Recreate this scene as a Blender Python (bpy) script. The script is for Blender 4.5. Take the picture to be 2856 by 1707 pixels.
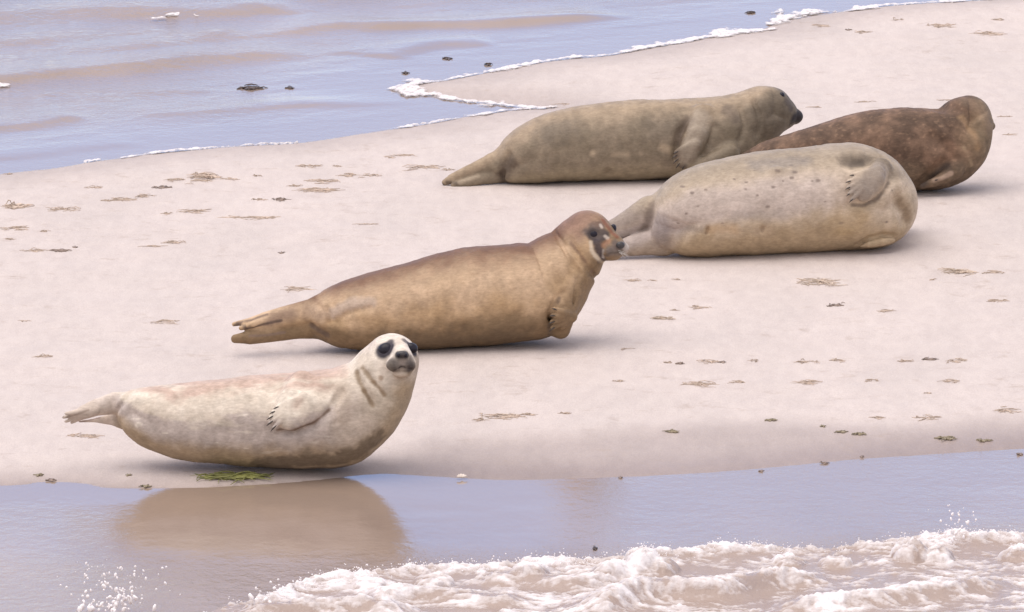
import bpy, math, random
import numpy as np

for o in list(bpy.data.objects):
    bpy.data.objects.remove(o)
scene = bpy.context.scene
COL = scene.collection
R = math.radians

# ------------------------------------------------------------------ camera
DEP = R(11.5)
DIST = 30.0
LENS = 315.0
CAM = np.array([0.0, -DIST * math.cos(DEP), DIST * math.sin(DEP)])
cd = bpy.data.cameras.new('camera')
cd.lens = LENS
cd.sensor_width = 36.0
cd.clip_start = 0.5
cd.clip_end = 8000.0
cam = bpy.data.objects.new('camera', cd)
COL.objects.link(cam)
cam.location = CAM
cam.rotation_euler = (math.pi / 2 - DEP, 0, 0)
scene.camera = cam

# ------------------------------------------------------------------ light
SUN_EL, SUN_AZ = R(72), R(-110)          # azimuth measured from +Y (away from camera) towards +X
w = bpy.data.worlds.new('World')
scene.world = w
w.use_nodes = True
nt = w.node_tree
bg = nt.nodes['Background']
sky = nt.nodes.new('ShaderNodeTexSky')
sky.sky_type = 'NISHITA'
sky.sun_disc = False
sky.sun_elevation = SUN_EL
sky.sun_rotation = SUN_AZ
sky.air_density = 1.0
sky.dust_density = 0.8
sky.ozone_density = 2.5
# a veil of bright cloud overhead, clear blue lower down
tcw = nt.nodes.new('ShaderNodeTexCoord')
sep = nt.nodes.new('ShaderNodeSeparateXYZ')
nt.links.new(tcw.outputs['Generated'], sep.inputs[0])
mr = nt.nodes.new('ShaderNodeMapRange')
mr.interpolation_type = 'SMOOTHSTEP'
for k_, v_ in zip((1, 2, 3, 4), (0.22, 0.62, 0.0, 0.9)):
    mr.inputs[k_].default_value = v_
nt.links.new(sep.outputs[2], mr.inputs[0])
mr3 = nt.nodes.new('ShaderNodeMapRange')      # unseen low cloud behind the camera, added as neutral fill light
mr3.interpolation_type = 'SMOOTHSTEP'
for k_, v_ in zip((1, 2, 3, 4), (0.45, -0.15, 0.0, 0.92)):
    mr3.inputs[k_].default_value = v_
nt.links.new(sep.outputs[1], mr3.inputs[0])
mx3 = nt.nodes.new('ShaderNodeMath')
mx3.operation = 'MAXIMUM'
nt.links.new(mr.outputs[0], mx3.inputs[0])
nt.links.new(mr3.outputs[0], mx3.inputs[1])
mpw = nt.nodes.new('ShaderNodeMapping')
mpw.inputs['Scale'].default_value = (1, 1, 2.2)
nt.links.new(tcw.outputs['Generated'], mpw.inputs[0])
nzw = nt.nodes.new('ShaderNodeTexNoise')
nzw.inputs['Scale'].default_value = 2.6
nzw.inputs['Detail'].default_value = 5
nt.links.new(mpw.outputs[0], nzw.inputs['Vector'])
mr2 = nt.nodes.new('ShaderNodeMapRange')
for k_, v_ in zip((1, 2, 3, 4), (0.3, 0.6, 0.55, 1.0)):
    mr2.inputs[k_].default_value = v_
nt.links.new(nzw.outputs['Fac'], mr2.inputs[0])
mm = nt.nodes.new('ShaderNodeMath')
mm.operation = 'MULTIPLY'
nt.links.new(mx3.outputs[0], mm.inputs[0])
nt.links.new(mr2.outputs[0], mm.inputs[1])
mxw = nt.nodes.new('ShaderNodeMix')
mxw.data_type = 'RGBA'
nt.links.new(mm.outputs[0], mxw.inputs[0])
tint = nt.nodes.new('ShaderNodeMix')
tint.data_type = 'RGBA'
tint.blend_type = 'MULTIPLY'
tint.inputs[0].default_value = 1.0
tint.inputs[7].default_value = (1.07, 1.03, 1.22, 1)
nt.links.new(sky.outputs[0], tint.inputs[6])
nt.links.new(tint.outputs[2], mxw.inputs[6])
mxw.inputs[7].default_value = (6.0, 5.55, 5.2, 1)
nt.links.new(mxw.outputs[2], bg.inputs[0])
bg.inputs[1].default_value = 0.15
sl = bpy.data.lights.new('sun', 'SUN')
sl.energy = 1.5
sl.angle = R(60)
sl.color = (1.0, 0.93, 0.86)
sun = bpy.data.objects.new('sun', sl)
COL.objects.link(sun)
sd_ = np.array([math.sin(SUN_AZ) * math.cos(SUN_EL), math.cos(SUN_AZ) * math.cos(SUN_EL), math.sin(SUN_EL)])
from mathutils import Vector
sun.rotation_euler = Vector(sd_).to_track_quat('Z', 'Y').to_euler()
sun.location = (0, 0, 20)

scene.view_settings.view_transform = 'Standard'
scene.view_settings.look = 'None'
scene.view_settings.gamma = 1.0
scene.view_settings.exposure = 0.50
scene.cycles.max_bounces = 6

# ------------------------------------------------------------------ helpers
FWD = np.array([0, math.cos(DEP), -math.sin(DEP)])
UP = np.array([0, math.sin(DEP), math.cos(DEP)])
RT = np.array([1.0, 0, 0])
KPX = 36.0 / LENS / 2856.0


def ray(X, Y):
    d = FWD + RT * ((X - 1428.0) * KPX) - UP * ((Y - 853.5) * KPX)
    return d


def ground(X, Y, z=0.0):
    """photo pixel -> point on the horizontal plane at height z"""
    d = ray(X, Y)
    t = (z - CAM[2]) / d[2]
    return CAM + d * t


def gpts(pts, z=0.0):
    return np.array([ground(x, y, z)[:2] for x, y in pts])


rng = np.random.RandomState(7)
PERM = rng.permutation(256).astype(np.int64)
PERM = np.concatenate([PERM, PERM, PERM])
GR = rng.normal(size=(256, 3))
GR /= np.linalg.norm(GR, axis=1)[:, None]


def pnoise(P):
    P = np.asarray(P, dtype=np.float64)
    I = np.floor(P).astype(np.int64)
    f = P - I
    I &= 255
    u = f * f * f * (f * (f * 6 - 15) + 10)
    out = 0
    for dx in (0, 1):
        for dy in (0, 1):
            for dz in (0, 1):
                h = PERM[PERM[PERM[I[:, 0] + dx] + I[:, 1] + dy] + I[:, 2] + dz]
                g = GR[h]
                d = g[:, 0] * (f[:, 0] - dx) + g[:, 1] * (f[:, 1] - dy) + g[:, 2] * (f[:, 2] - dz)
                wx = u[:, 0] if dx else 1 - u[:, 0]
                wy = u[:, 1] if dy else 1 - u[:, 1]
                wz = u[:, 2] if dz else 1 - u[:, 2]
                out = out + d * wx * wy * wz
    return out * 1.6


def fbm(P, n=4, gain=0.5):
    P = np.asarray(P, dtype=np.float64)
    a, s, out = 1.0, 0.0, 0
    for i in range(n):
        out = out + a * pnoise(P * (2 ** i) + 17.3 * i)
        s += a
        a *= gain
    return out / s


def n2(x, y, fx, fy, seed=0.0, n=3, gain=0.5):
    return fbm(np.stack([x * fx, y * fy, np.full_like(x, seed)], 1), n, gain)


def sstep(a, b, x):
    t = np.clip((x - a) / (b - a), 0, 1)
    return t * t * (3 - 2 * t)


def polydist(P, pts):
    """distance to a polyline, side sign (+ left of it), arc position 0..1"""
    best = np.full(len(P), 1e9)
    side = np.zeros(len(P))
    arc = np.zeros(len(P))
    seg = np.linalg.norm(np.diff(pts, axis=0), axis=1)
    L = seg.sum()
    acc = 0.0
    for i in range(len(pts) - 1):
        a, b = pts[i], pts[i + 1]
        ab = b - a
        ap = P - a
        t = np.clip((ap @ ab) / (ab @ ab), 0, 1)
        dv = ap - t[:, None] * ab
        d = np.hypot(dv[:, 0], dv[:, 1])
        m = d < best
        best[m] = d[m]
        side[m] = np.sign(ab[0] * ap[m, 1] - ab[1] * ap[m, 0])
        arc[m] = (acc + t[m] * seg[i]) / L
        acc += seg[i]
    return best, side, arc


def inside_poly(P, poly):
    c = np.zeros(len(P), bool)
    n = len(poly)
    for i in range(n):
        x1, y1 = poly[i]
        x2, y2 = poly[(i + 1) % n]
        m = ((y1 > P[:, 1]) != (y2 > P[:, 1]))
        if abs(y2 - y1) < 1e-12:
            continue
        xc = (x2 - x1) * (P[:, 1] - y1) / (y2 - y1) + x1
        c ^= m & (P[:, 0] < xc)
    return c


def smooth_line(pts, n=4):
    """Catmull-Rom densify"""
    pts = np.asarray(pts, float)
    P = np.vstack([2 * pts[0] - pts[1], pts, 2 * pts[-1] - pts[-2]])
    out = []
    for i in range(1, len(P) - 2):
        for t in np.linspace(0, 1, n, endpoint=False):
            a, b, c, d = P[i - 1], P[i], P[i + 1], P[i + 2]
            out.append(0.5 * ((2 * b) + (c - a) * t + (2 * a - 5 * b + 4 * c - d) * t * t + (-a + 3 * b - 3 * c + d) * t ** 3))
    out.append(pts[-1])
    return np.array(out)


def mesh_np(name, V, F, mat=None, parent=None, smooth=True, link=True):
    """V (n,3), F (m,k) numpy, or a list of index tuples"""
    me = bpy.data.meshes.new(name)
    V = np.asarray(V, np.float32)
    if isinstance(F, np.ndarray):
        m, k = F.shape
        me.vertices.add(len(V))
        me.vertices.foreach_set('co', V.ravel())
        me.loops.add(m * k)
        me.loops.foreach_set('vertex_index', F.astype(np.int32).ravel())
        me.polygons.add(m)
        me.polygons.foreach_set('loop_start', np.arange(0, m * k, k, dtype=np.int32))
        me.update(calc_edges=True)
        me.validate()
    else:
        me.from_pydata(V.tolist(), [], F)
    if smooth:
        me.polygons.foreach_set('use_smooth', np.ones(len(me.polygons), bool))
    if mat:
        me.materials.append(mat)
    o = bpy.data.objects.new(name, me)
    COL.objects.link(o)
    if parent:
        o.parent = parent
    return o


def attr_f(o, name, vals):
    a = o.data.attributes.new(name, 'FLOAT', 'POINT')
    a.data.foreach_set('value', np.asarray(vals, np.float32))


def attr_c(o, name, rgb):
    a = o.data.attributes.new(name, 'FLOAT_COLOR', 'POINT')
    c = np.ones((len(rgb), 4), np.float32)
    c[:, :3] = rgb
    a.data.foreach_set('color', c.ravel())


def tag(o, label=None, cat=None, group=None, kind=None):
    if label: o['label'] = label
    if cat: o['category'] = cat
    if group: o['group'] = group
    if kind: o['kind'] = kind
    return o


def empty(name, loc=(0, 0, 0), rz=0.0):
    o = bpy.data.objects.new(name, None)
    o.empty_display_size = 0.1
    COL.objects.link(o)
    o.location = loc
    o.rotation_euler = (0, 0, rz)
    return o


class NT:
    """tiny node-tree helper"""
    def __init__(self, name):
        self.m = bpy.data.materials.new(name)
        self.m.use_nodes = True
        self.t = self.m.node_tree
        self.b = self.t.nodes['Principled BSDF']

    def n(self, typ, **kw):
        x = self.t.nodes.new(typ)
        for k, v in kw.items():
            if k.startswith('i_'):
                x.inputs[k[2:].replace('_', ' ')].default_value = v
            else:
                setattr(x, k, v)
        return x

    def l(self, a, b):
        self.t.links.new(a, b)

    def coords(self, scale=(1, 1, 1)):
        tc = self.n('ShaderNodeTexCoord')
        mp = self.n('ShaderNodeMapping')
        mp.inputs['Scale'].default_value = scale
        self.l(tc.outputs['Object'], mp.inputs['Vector'])
        return mp.outputs[0]

    def noise(self, vec, scale, detail=4, rough=0.55):
        x = self.n('ShaderNodeTexNoise')
        x.inputs['Scale'].default_value = scale
        x.inputs['Detail'].default_value = detail
        x.inputs['Roughness'].default_value = rough
        self.l(vec, x.inputs['Vector'])
        return x.outputs['Fac']

    def attr(self, name, out='Fac'):
        x = self.n('ShaderNodeAttribute', attribute_name=name)
        return x.outputs[out]

    def ramp(self, fac, stops):
        x = self.n('ShaderNodeValToRGB')
        e = x.color_ramp.elements
        e[0].position, e[0].color = stops[0][0], (*stops[0][1], 1)
        e[1].position, e[1].color = stops[-1][0], (*stops[-1][1], 1)
        for p, c in stops[1:-1]:
            k = e.new(p)
            k.color = (*c, 1)
        self.l(fac, x.inputs[0])
        return x.outputs[0]

    def mix(self, fac, a, b, mode='MIX'):
        x = self.n('ShaderNodeMix', data_type='RGBA', blend_type=mode)
        for sock, v in ((x.inputs[0], fac), (x.inputs[6], a), (x.inputs[7], b)):
            if isinstance(v, (int, float)):
                sock.default_value = v
            elif isinstance(v, tuple):
                sock.default_value = (*v, 1)
            else:
                self.l(v, sock)
        return x.outputs[2]

    def math(self, op, a, b=0.0, clamp=False):
        x = self.n('ShaderNodeMath', operation=op, use_clamp=clamp)
        for sock, v in ((x.inputs[0], a), (x.inputs[1], b)):
            if isinstance(v, (int, float)):
                sock.default_value = v
            else:
                self.l(v, sock)
        return x.outputs[0]

    def bump(self, h, strength=0.3, dist=0.01, prev=None):
        x = self.n('ShaderNodeBump')
        if isinstance(strength, (int, float)):
            x.inputs['Strength'].default_value = strength
        else:
            self.l(strength, x.inputs['Strength'])
        x.inputs['Distance'].default_value = dist
        self.l(h, x.inputs['Height'])
        if prev is not None:
            self.l(prev, x.inputs['Normal'])
        return x.outputs[0]

    def set(self, **kw):
        names = dict(color='Base Color', rough='Roughness', spec='Specular IOR Level', ior='IOR', normal='Normal',
                     sheen='Sheen Weight', coat='Coat Weight', sss='Subsurface Weight')
        for k, v in kw.items():
            s = self.b.inputs[names[k]]
            if isinstance(v, (int, float)):
                s.default_value = v
            elif isinstance(v, tuple):
                s.default_value = (*v, 1)
            else:
                self.l(v, s)
        return self.m


# ------------------------------------------------------------------ materials
def mat_sand():
    m = NT('sand')
    v = m.coords()
    wet = m.attr('wet')
    big = m.noise(m.coords((1.2, 0.45, 1)), 2.2, 5)
    dry = m.ramp(big, [(0.3, (0.52, 0.458, 0.425)), (0.55, (0.555, 0.486, 0.45)), (0.75, (0.58, 0.508, 0.47))])
    wetc = m.ramp(big, [(0.3, (0.28, 0.222, 0.20)), (0.7, (0.33, 0.262, 0.235))])
    c = m.mix(wet, dry, wetc)
    grain = m.noise(m.coords((1, 0.4, 1)), 240, 3, 0.7)
    g = m.ramp(grain, [(0.33, (0.90, 0.893, 0.89)), (0.67, (1.06, 1.06, 1.06))])
    c = m.mix(1.0, c, g, 'MULTIPLY')
    # faint tide marks: thin broken lines of fine drift
    tn = m.noise(m.coords((0.55, 1.0, 1)), 3.2, 5, 0.6)
    tl = m.math('SUBTRACT', 1.0, m.math('MULTIPLY', m.math('ABSOLUTE', m.math('SUBTRACT', tn, 0.5)), 45.0), True)
    tb = m.math('MULTIPLY', m.math('SUBTRACT', m.noise(m.coords((1, 1, 1)), 14, 4, 0.7), 0.5), 4.0, True)
    c = m.mix(m.math('MULTIPLY', m.math('MULTIPLY', tl, tb), 0.75), c, (0.36, 0.285, 0.235))
    med = m.noise(m.coords((1.0, 0.35, 1)), 26, 4)
    g2 = m.ramp(med, [(0.35, (0.955, 0.95, 0.955)), (0.65, (1.03, 1.03, 1.03))])
    c = m.mix(1.0, c, g2, 'MULTIPLY')
    rough = m.math('SUBTRACT', 0.92, m.math('MULTIPLY', wet, 0.5))
    b1 = m.bump(m.noise(m.coords((1, 0.5, 1)), 30, 5), 0.35, 0.006)
    b2 = m.bump(grain, 0.35, 0.002, b1)
    return m.set(color=c, rough=rough, spec=0.25, normal=b2)


def mat_water():
    m = NT('shallow sea water')
    dep = m.attr('depth')
    rip = m.attr('ripple')
    mud = m.noise(m.coords((0.6, 0.22, 1)), 3.0, 5)
    deep = m.ramp(mud, [(0.3, (0.255, 0.19, 0.155)), (0.7, (0.33, 0.25, 0.205))])
    c = m.mix(dep, (0.30, 0.225, 0.175), deep)
    n1 = m.noise(m.coords((0.7, 0.55, 1)), 30, 5, 0.65)
    n3 = m.noise(m.coords((1.0, 0.5, 1)), 60, 3, 0.6)
    bs = m.math('MULTIPLY', rip, 0.55)
    b1 = m.bump(n1, bs, 0.012)
    b2 = m.bump(n3, m.math('MULTIPLY', rip, 0.35), 0.004, b1)
    return m.set(color=c, rough=0.06, spec=0.5, ior=1.5, normal=b2)


def mat_foam():
    m = NT('sea foam')
    f = m.attr('foam')
    v = m.coords()
    nz = m.noise(m.coords((0.6, 1.0, 1)), 75, 6, 0.7)
    fac = m.math('ADD', f, m.math('MULTIPLY', m.math('SUBTRACT', nz, 0.5), 0.9))
    fac = m.math('MULTIPLY', m.math('SUBTRACT', fac, 0.12), 1.7, True)
    c = m.mix(fac, (0.36, 0.275, 0.235), (0.76, 0.715, 0.715))
    rough = m.math('ADD', 0.14, m.math('MULTIPLY', fac, 0.6))
    b = m.bump(m.noise(v, 90, 5, 0.7), 0.5, 0.008)
    return m.set(color=c, rough=rough, spec=0.45, normal=b)


def mat_fur(name, rough=0.62, spec=0.3, bump=0.25):
    m = NT(name)
    c = m.attr('coat', 'Color')
    v = m.coords()
    fleck = m.noise(m.coords((0.4, 1, 1)), 150, 4, 0.7)
    g = m.ramp(fleck, [(0.3, (0.83, 0.815, 0.80)), (0.7, (1.12, 1.12, 1.12))])
    c = m.mix(1.0, c, g, 'MULTIPLY')
    mott = m.noise(v, 28, 5, 0.6)
    g = m.ramp(mott, [(0.3, (0.88, 0.87, 0.86)), (0.7, (1.07, 1.07, 1.07))])
    c = m.mix(1.0, c, g, 'MULTIPLY')
    b = m.bump(m.noise(m.coords((0.35, 1, 1)), 160, 4, 0.7), bump, 0.004)
    b = m.bump(m.noise(v, 22, 3), 0.18, 0.012, b)
    return m.set(color=c, rough=rough, spec=spec, sheen=0.0, normal=b)


def mat_plain(name, col, rough=0.5, spec=0.4, vary=0.25, scale=60):
    m = NT(name)
    nz = m.noise(m.coords(), scale, 3)
    c = m.ramp(nz, [(0.3, tuple(x * (1 - vary) for x in col)), (0.7, tuple(min(1, x * (1 + vary)) for x in col))])
    return m.set(color=c, rough=rough, spec=spec)


def mat_lace():
    m = NT('lacy sea foam')
    f = m.attr('foam')
    nz = m.noise(m.coords((0.7, 0.45, 1)), 90, 6, 0.75)
    al = m.math('ADD', f, m.math('MULTIPLY', m.math('SUBTRACT', nz, 0.5), 1.5))
    al = m.math('MULTIPLY', m.math('SUBTRACT', al, 0.26), 1.5, True)
    c = m.mix(nz, (0.66, 0.60, 0.59), (0.80, 0.76, 0.76))
    m.l(al, m.b.inputs['Alpha'])
    return m.set(color=c, rough=0.75, spec=0.3, normal=m.bump(nz, 0.5, 0.006))


M_LACE = mat_lace()
M_SAND = mat_sand()
M_WATER = mat_water()
M_FOAM = mat_foam()
M_EYE = mat_plain('wet dark eye', (0.014, 0.012, 0.02), 0.3, 0.25)
M_NOSE = mat_plain('dark nose skin', (0.035, 0.03, 0.032), 0.35, 0.5)
M_CLAW = mat_plain('dark claw', (0.045, 0.035, 0.03), 0.4, 0.5)
M_WHISK = mat_plain('pale whisker', (0.6, 0.55, 0.5), 0.5, 0.3)
M_DRY = mat_plain('dry seaweed', (0.50, 0.40, 0.325), 0.8, 0.2, 0.35, 30)
M_PALE = mat_plain('bleached seaweed', (0.52, 0.425, 0.345), 0.85, 0.2, 0.35, 30)
M_DARK = mat_plain('dark wet seaweed', (0.24, 0.18, 0.15), 0.5, 0.4, 0.4, 30)
M_FLOAT = mat_plain('floating dark seaweed', (0.075, 0.055, 0.05), 0.5, 0.4, 0.4, 30)
M_OLIVE = mat_plain('olive seaweed', (0.26, 0.215, 0.145), 0.55, 0.4, 0.4, 30)
M_GREEN = mat_plain('green seaweed', (0.19, 0.19, 0.06), 0.5, 0.4, 0.5, 25)
M_SHELL = mat_plain('bleached shell', (0.75, 0.66, 0.58), 0.5, 0.4, 0.15, 80)
M_DROP = mat_plain('water droplet', (0.88, 0.83, 0.83), 0.5, 0.4, 0.03, 40)

# ------------------------------------------------------------------ shorelines (traced at the water line, z = 0)
FRONT = [(-4200, 1330), (-1500, 1350), (-600, 1358), (0, 1355), (110, 1345), (230, 1349), (310, 1362), (500, 1362), (700, 1354), (900, 1338),
         (1060, 1322), (1200, 1329), (1400, 1339), (1600, 1335), (1800, 1328), (2000, 1317), (2200, 1300), (2400, 1281),
         (2600, 1268), (2856, 1252), (3400, 1228), (5000, 1200)]
BACK = [(5000, -190), (3900, -80), (3100, -20), (2900, -8), (2750, 0), (2600, 8), (2500, 15), (2400, 26), (2300, 40), (2210, 55), (2150, 72),
        (2110, 88), (2000, 100), (1900, 121), (1800, 135), (1700, 155), (1550, 170), (1450, 185), (1350, 205), (1250, 224),
        (1180, 231), (1122, 243), (1135, 253), (1180, 262), (1240, 275), (1300, 281), (1420, 291), (1530, 302), (1450, 306), (1400, 311),
        (1300, 326), (1200, 345), (1100, 360), (1000, 375), (820, 401), (700, 406), (450, 426), (350, 440), (250, 453),
        (150, 470), (0, 486), (-600, 560), (-1500, 640), (-4200, 760)]
front_g = smooth_line(gpts(FRONT), 4)
back_g = smooth_line(gpts(BACK), 3)
bank_poly = np.vstack([front_g, back_g])


def shore_sd(P):
    d1, _, _ = polydist(P, front_g)
    d2, _, _ = polydist(P, back_g)
    d = np.minimum(d1, d2)
    ins = inside_poly(P, bank_poly)
    return np.where(ins, d, -d), d1, d2


def sand_height(P, with_noise=True):
    sd, d1, d2 = shore_sd(P)
    x, y = P[:, 0], P[:, 1]
    rise = 0.017 * (1 - np.exp(-np.maximum(sd, 0) / 0.16)) + 0.008 * (1 - np.exp(-np.maximum(sd, 0) / 0.9))
    dip = -0.12 * (1 - np.exp(np.minimum(sd, 0) / 0.6))
    z = np.where(sd > 0, rise, dip)
    if with_noise:
        a = sstep(0.0, 0.25, sd)
        z = z + a * (0.009 * n2(x, y, 1.1, 0.9, 3.1, 3) + 0.0075 * n2(x + 0.25 * y, y, 0.8, 2.8, 13.1, 3) + 0.0032 * n2(x, y, 5.0, 2.0, 8.7, 3) + 0.0012 * n2(x, y, 16, 9, 1.2, 2))
        z = z + a * 0.0016 * np.maximum(0, n2(x + 0.1 * y, y, 7.0, 26.0, 21.0, 2)) * sstep(0.0, 0.4, n2(x, y, 0.9, 0.7, 23.0, 2))
        z = z + (1 - a) * 0.0012 * n2(x, y, 6, 5, 4.4, 2) * (sd > 0)
    return z, sd, d1, d2


def axis_grid(lo, hi, step, outer):
    core = np.arange(lo, hi + step * 0.5, step)
    return np.concatenate([-np.array(outer[::-1]) + lo, core, np.array(outer) + core[-1]])


def grid_faces(nx, ny):
    i, j = np.meshgrid(np.arange(nx - 1), np.arange(ny - 1), indexing='ij')
    a = (i * ny + j).ravel()
    return np.stack([a, a + ny, a + ny + 1, a + 1], 1)


# ------------------------------------------------------------------ sandbank
gx = axis_grid(-2.7, 2.7, 0.0125, [0.3, 0.8, 1.6, 3, 6, 15, 60, 400, 3000])
gy = axis_grid(-4.2, 9.0, 0.026, [0.3, 0.8, 1.6, 3, 6, 15, 60, 400, 3000])
X, Y = np.meshgrid(gx, gy, indexing='ij')
P = np.stack([X.ravel(), Y.ravel()], 1)
z, sd, d1, d2 = sand_height(P)
far = np.maximum(np.abs(P[:, 0]) - 6, 0) + np.maximum(np.abs(P[:, 1] - 2) - 10, 0)
z = z - 0.02 * np.minimum(far, 20)
sand = mesh_np('sand', np.stack([P[:, 0], P[:, 1], z], 1), grid_faces(len(gx), len(gy)), M_SAND)
tag(sand, 'pale pinkish sandbank with smooth damp edges', 'sand', kind='structure')
# damp margin: upper limit traced as a line of its own, ragged
WETLINE = [(-4200, 1290), (-600, 1290), (0, 1296), (180, 1300), (400, 1315), (700, 1322), (900, 1318), (1080, 1225), (1250, 1198), (1450, 1186),
           (1700, 1176), (1950, 1165), (2250, 1158), (2500, 1158), (2650, 1150), (2856, 1142), (5000, 1120)]
wet_g = smooth_line(gpts(WETLINE, 0.02), 4)
dw, sw, _ = polydist(P, wet_g)
dw = dw * np.sign(P[:, 1] - np.interp(P[:, 0], wet_g[:, 0], wet_g[:, 1])) + 0.10 * n2(P[:, 0], P[:, 1], 2.5, 1.5, 6.6, 4)       # + = above the line (dry)
wet = 1 - sstep(-0.30, 0.05, dw)
wet = 0.60 * wet + 0.40 * (1 - sstep(0.0, 0.30, sd)) * (d1 < d2 + 0.5)
wet_b = (1 - sstep(0.0, 0.42, d2 + 0.08 * n2(P[:, 0], P[:, 1], 2, 2, 2.2, 3))) * (sd > 0) * 0.42
wet = np.where(sd > 0, np.maximum(wet, wet_b), 1.0)
attr_f(sand, 'wet', wet)

# ------------------------------------------------------------------ sea
RIDGES = [  # photo px of crest lines, amplitude (m), half-width (m)
    ([(-500, 70), (-200, 62), (0, 52), (200, 40), (390, 34), (560, 40), (700, 30), (900, 18)], 0.035, 0.22),
    ([(560, 128), (665, 108), (800, 92), (925, 76), (1105, 74), (1300, 70), (1500, 62), (1750, 40)], 0.020, 0.13),
    ([(-500, 262), (0, 228), (180, 208), (362, 190), (560, 168), (760, 150), (900, 142)], 0.028, 0.15),
    ([(150, 150), (362, 134), (500, 118), (616, 98), (700, 94)], 0.014, 0.13),
    ([(1040, 162), (1150, 135), (1250, 122), (1400, 116)], 0.010, 0.13),
    ([(-300, 370), (0, 356), (90, 346), (170, 332), (260, 322)], 0.012, 0.12),
    ([(320, 322), (600, 305), (850, 292), (1050, 285), (1250, 272)], 0.007, 0.10),
    ([(-300, 450), (0, 436), (250, 412), (420, 396)], 0.008, 0.10),
    ([(-200, 130), (60, 118), (300, 92), (480, 72)], 0.012, 0.16),
    ([(60, 262), (350, 256), (620, 250)], 0.006, 0.09),
    ([(-600, 0), (0, -20), (700, -22), (1500, -50), (2400, -90)], 0.04, 0.30),
]
gx = axis_grid(-2.6, 2.6, 0.014, [0.4, 1, 2, 4, 10, 40, 200, 1000, 4000])
gy = axis_grid(-6.5, 9.5, 0.028, [0.4, 1, 2, 4, 10, 40, 200, 1000, 4000])
X, Y = np.meshgrid(gx, gy, indexing='ij')
P = np.stack([X.ravel(), Y.ravel()], 1)
sd, d1, d2 = shore_sd(P)
x, y = P[:, 0], P[:, 1]
isback = (d2 < d1) & (sd < 0)
z = np.zeros(len(P))
for pts, A, s in RIDGES:
    g = smooth_line(gpts(pts), 4)
    g = g + 0.05 * np.stack([n2(g[:, 0], g[:, 1], 1.3, 1.3, A * 100, 2), n2(g[:, 0], g[:, 1], 2.1, 1.3, A * 190, 2)], 1)
    d, sg, arc = polydist(P, g)
    near = np.where(sg > 0, s * 1.5, s * 0.6)
    env = sstep(0, 0.12, arc) * (1 - sstep(0.86, 1.0, arc)) * (0.75 + 0.5 * n2(x, y, 2.0, 0.5, A * 310, 2))
    z += 1.25 * A * np.exp(-(d / near) ** 2) * env
# rotate coordinates so the small chop runs with the crests
ca, sa = math.cos(R(28)), math.sin(R(28))
xr, yr = x * ca + y * sa, -x * sa + y * ca
chop = 0.007 * n2(xr, yr, 1.2, 4.0, 5.5, 3) + 0.0045 * n2(xr, yr, 4.0, 11.0, 9.5, 3)
calm = sstep(0.02, 0.5, -sd)
z = np.where(isback, (z + chop * (0.35 + 0.65 * sstep(0.3, 1.6, d2))) * calm, 0.0012 * n2(x, y, 4, 6, 2.7, 2) * calm)
# outside the modelled stretch the water lies flat
fade = (1 - sstep(2.6, 8, np.abs(x))) * (1 - sstep(9.4, 14, y)) * (1 - sstep(6.4, 9, -y))
z *= fade
sea = mesh_np('sea', np.stack([x, y, z], 1), grid_faces(len(gx), len(gy)), M_WATER)
tag(sea, 'shallow grey blue sea with low brown ripples round the bank', 'sea', kind='structure')
rip_back = 0.18 + 0.95 * sstep(0.2, 1.4, d2) * (0.6 + 0.8 * n2(x, y, 0.8, 0.5, 7.7, 2) + 0.5 * sstep(0.5, -1.5, x))
rip_front = 0.09 + 0.26 * sstep(0.0, 0.3, x) + 0.12 * sstep(0.3, 0.8, d1) + 0.95 * sstep(0.8, 1.3, d1) + 0.5 * sstep(-1.02, -1.35, x) * sstep(0.1, 0.4, d1)
attr_f(sea, 'ripple', np.clip(np.where(isback, rip_back, rip_front), 0.02, 1.2))
attr_f(sea, 'depth', sstep(0.0, 0.9, -sd))


def sand_z(p):
    zz, sd, _, _ = sand_height(np.array([[p[0], p[1]]]))
    return max(float(zz[0]), 0.0)


def on_ground(X, Y):
    """photo pixel -> point on the sand (or water) there"""
    zz = 0.03
    for _ in range(4):
        p = ground(X, Y, zz)
        zz = sand_z(p)
    return np.array([p[0], p[1], zz])


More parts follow.
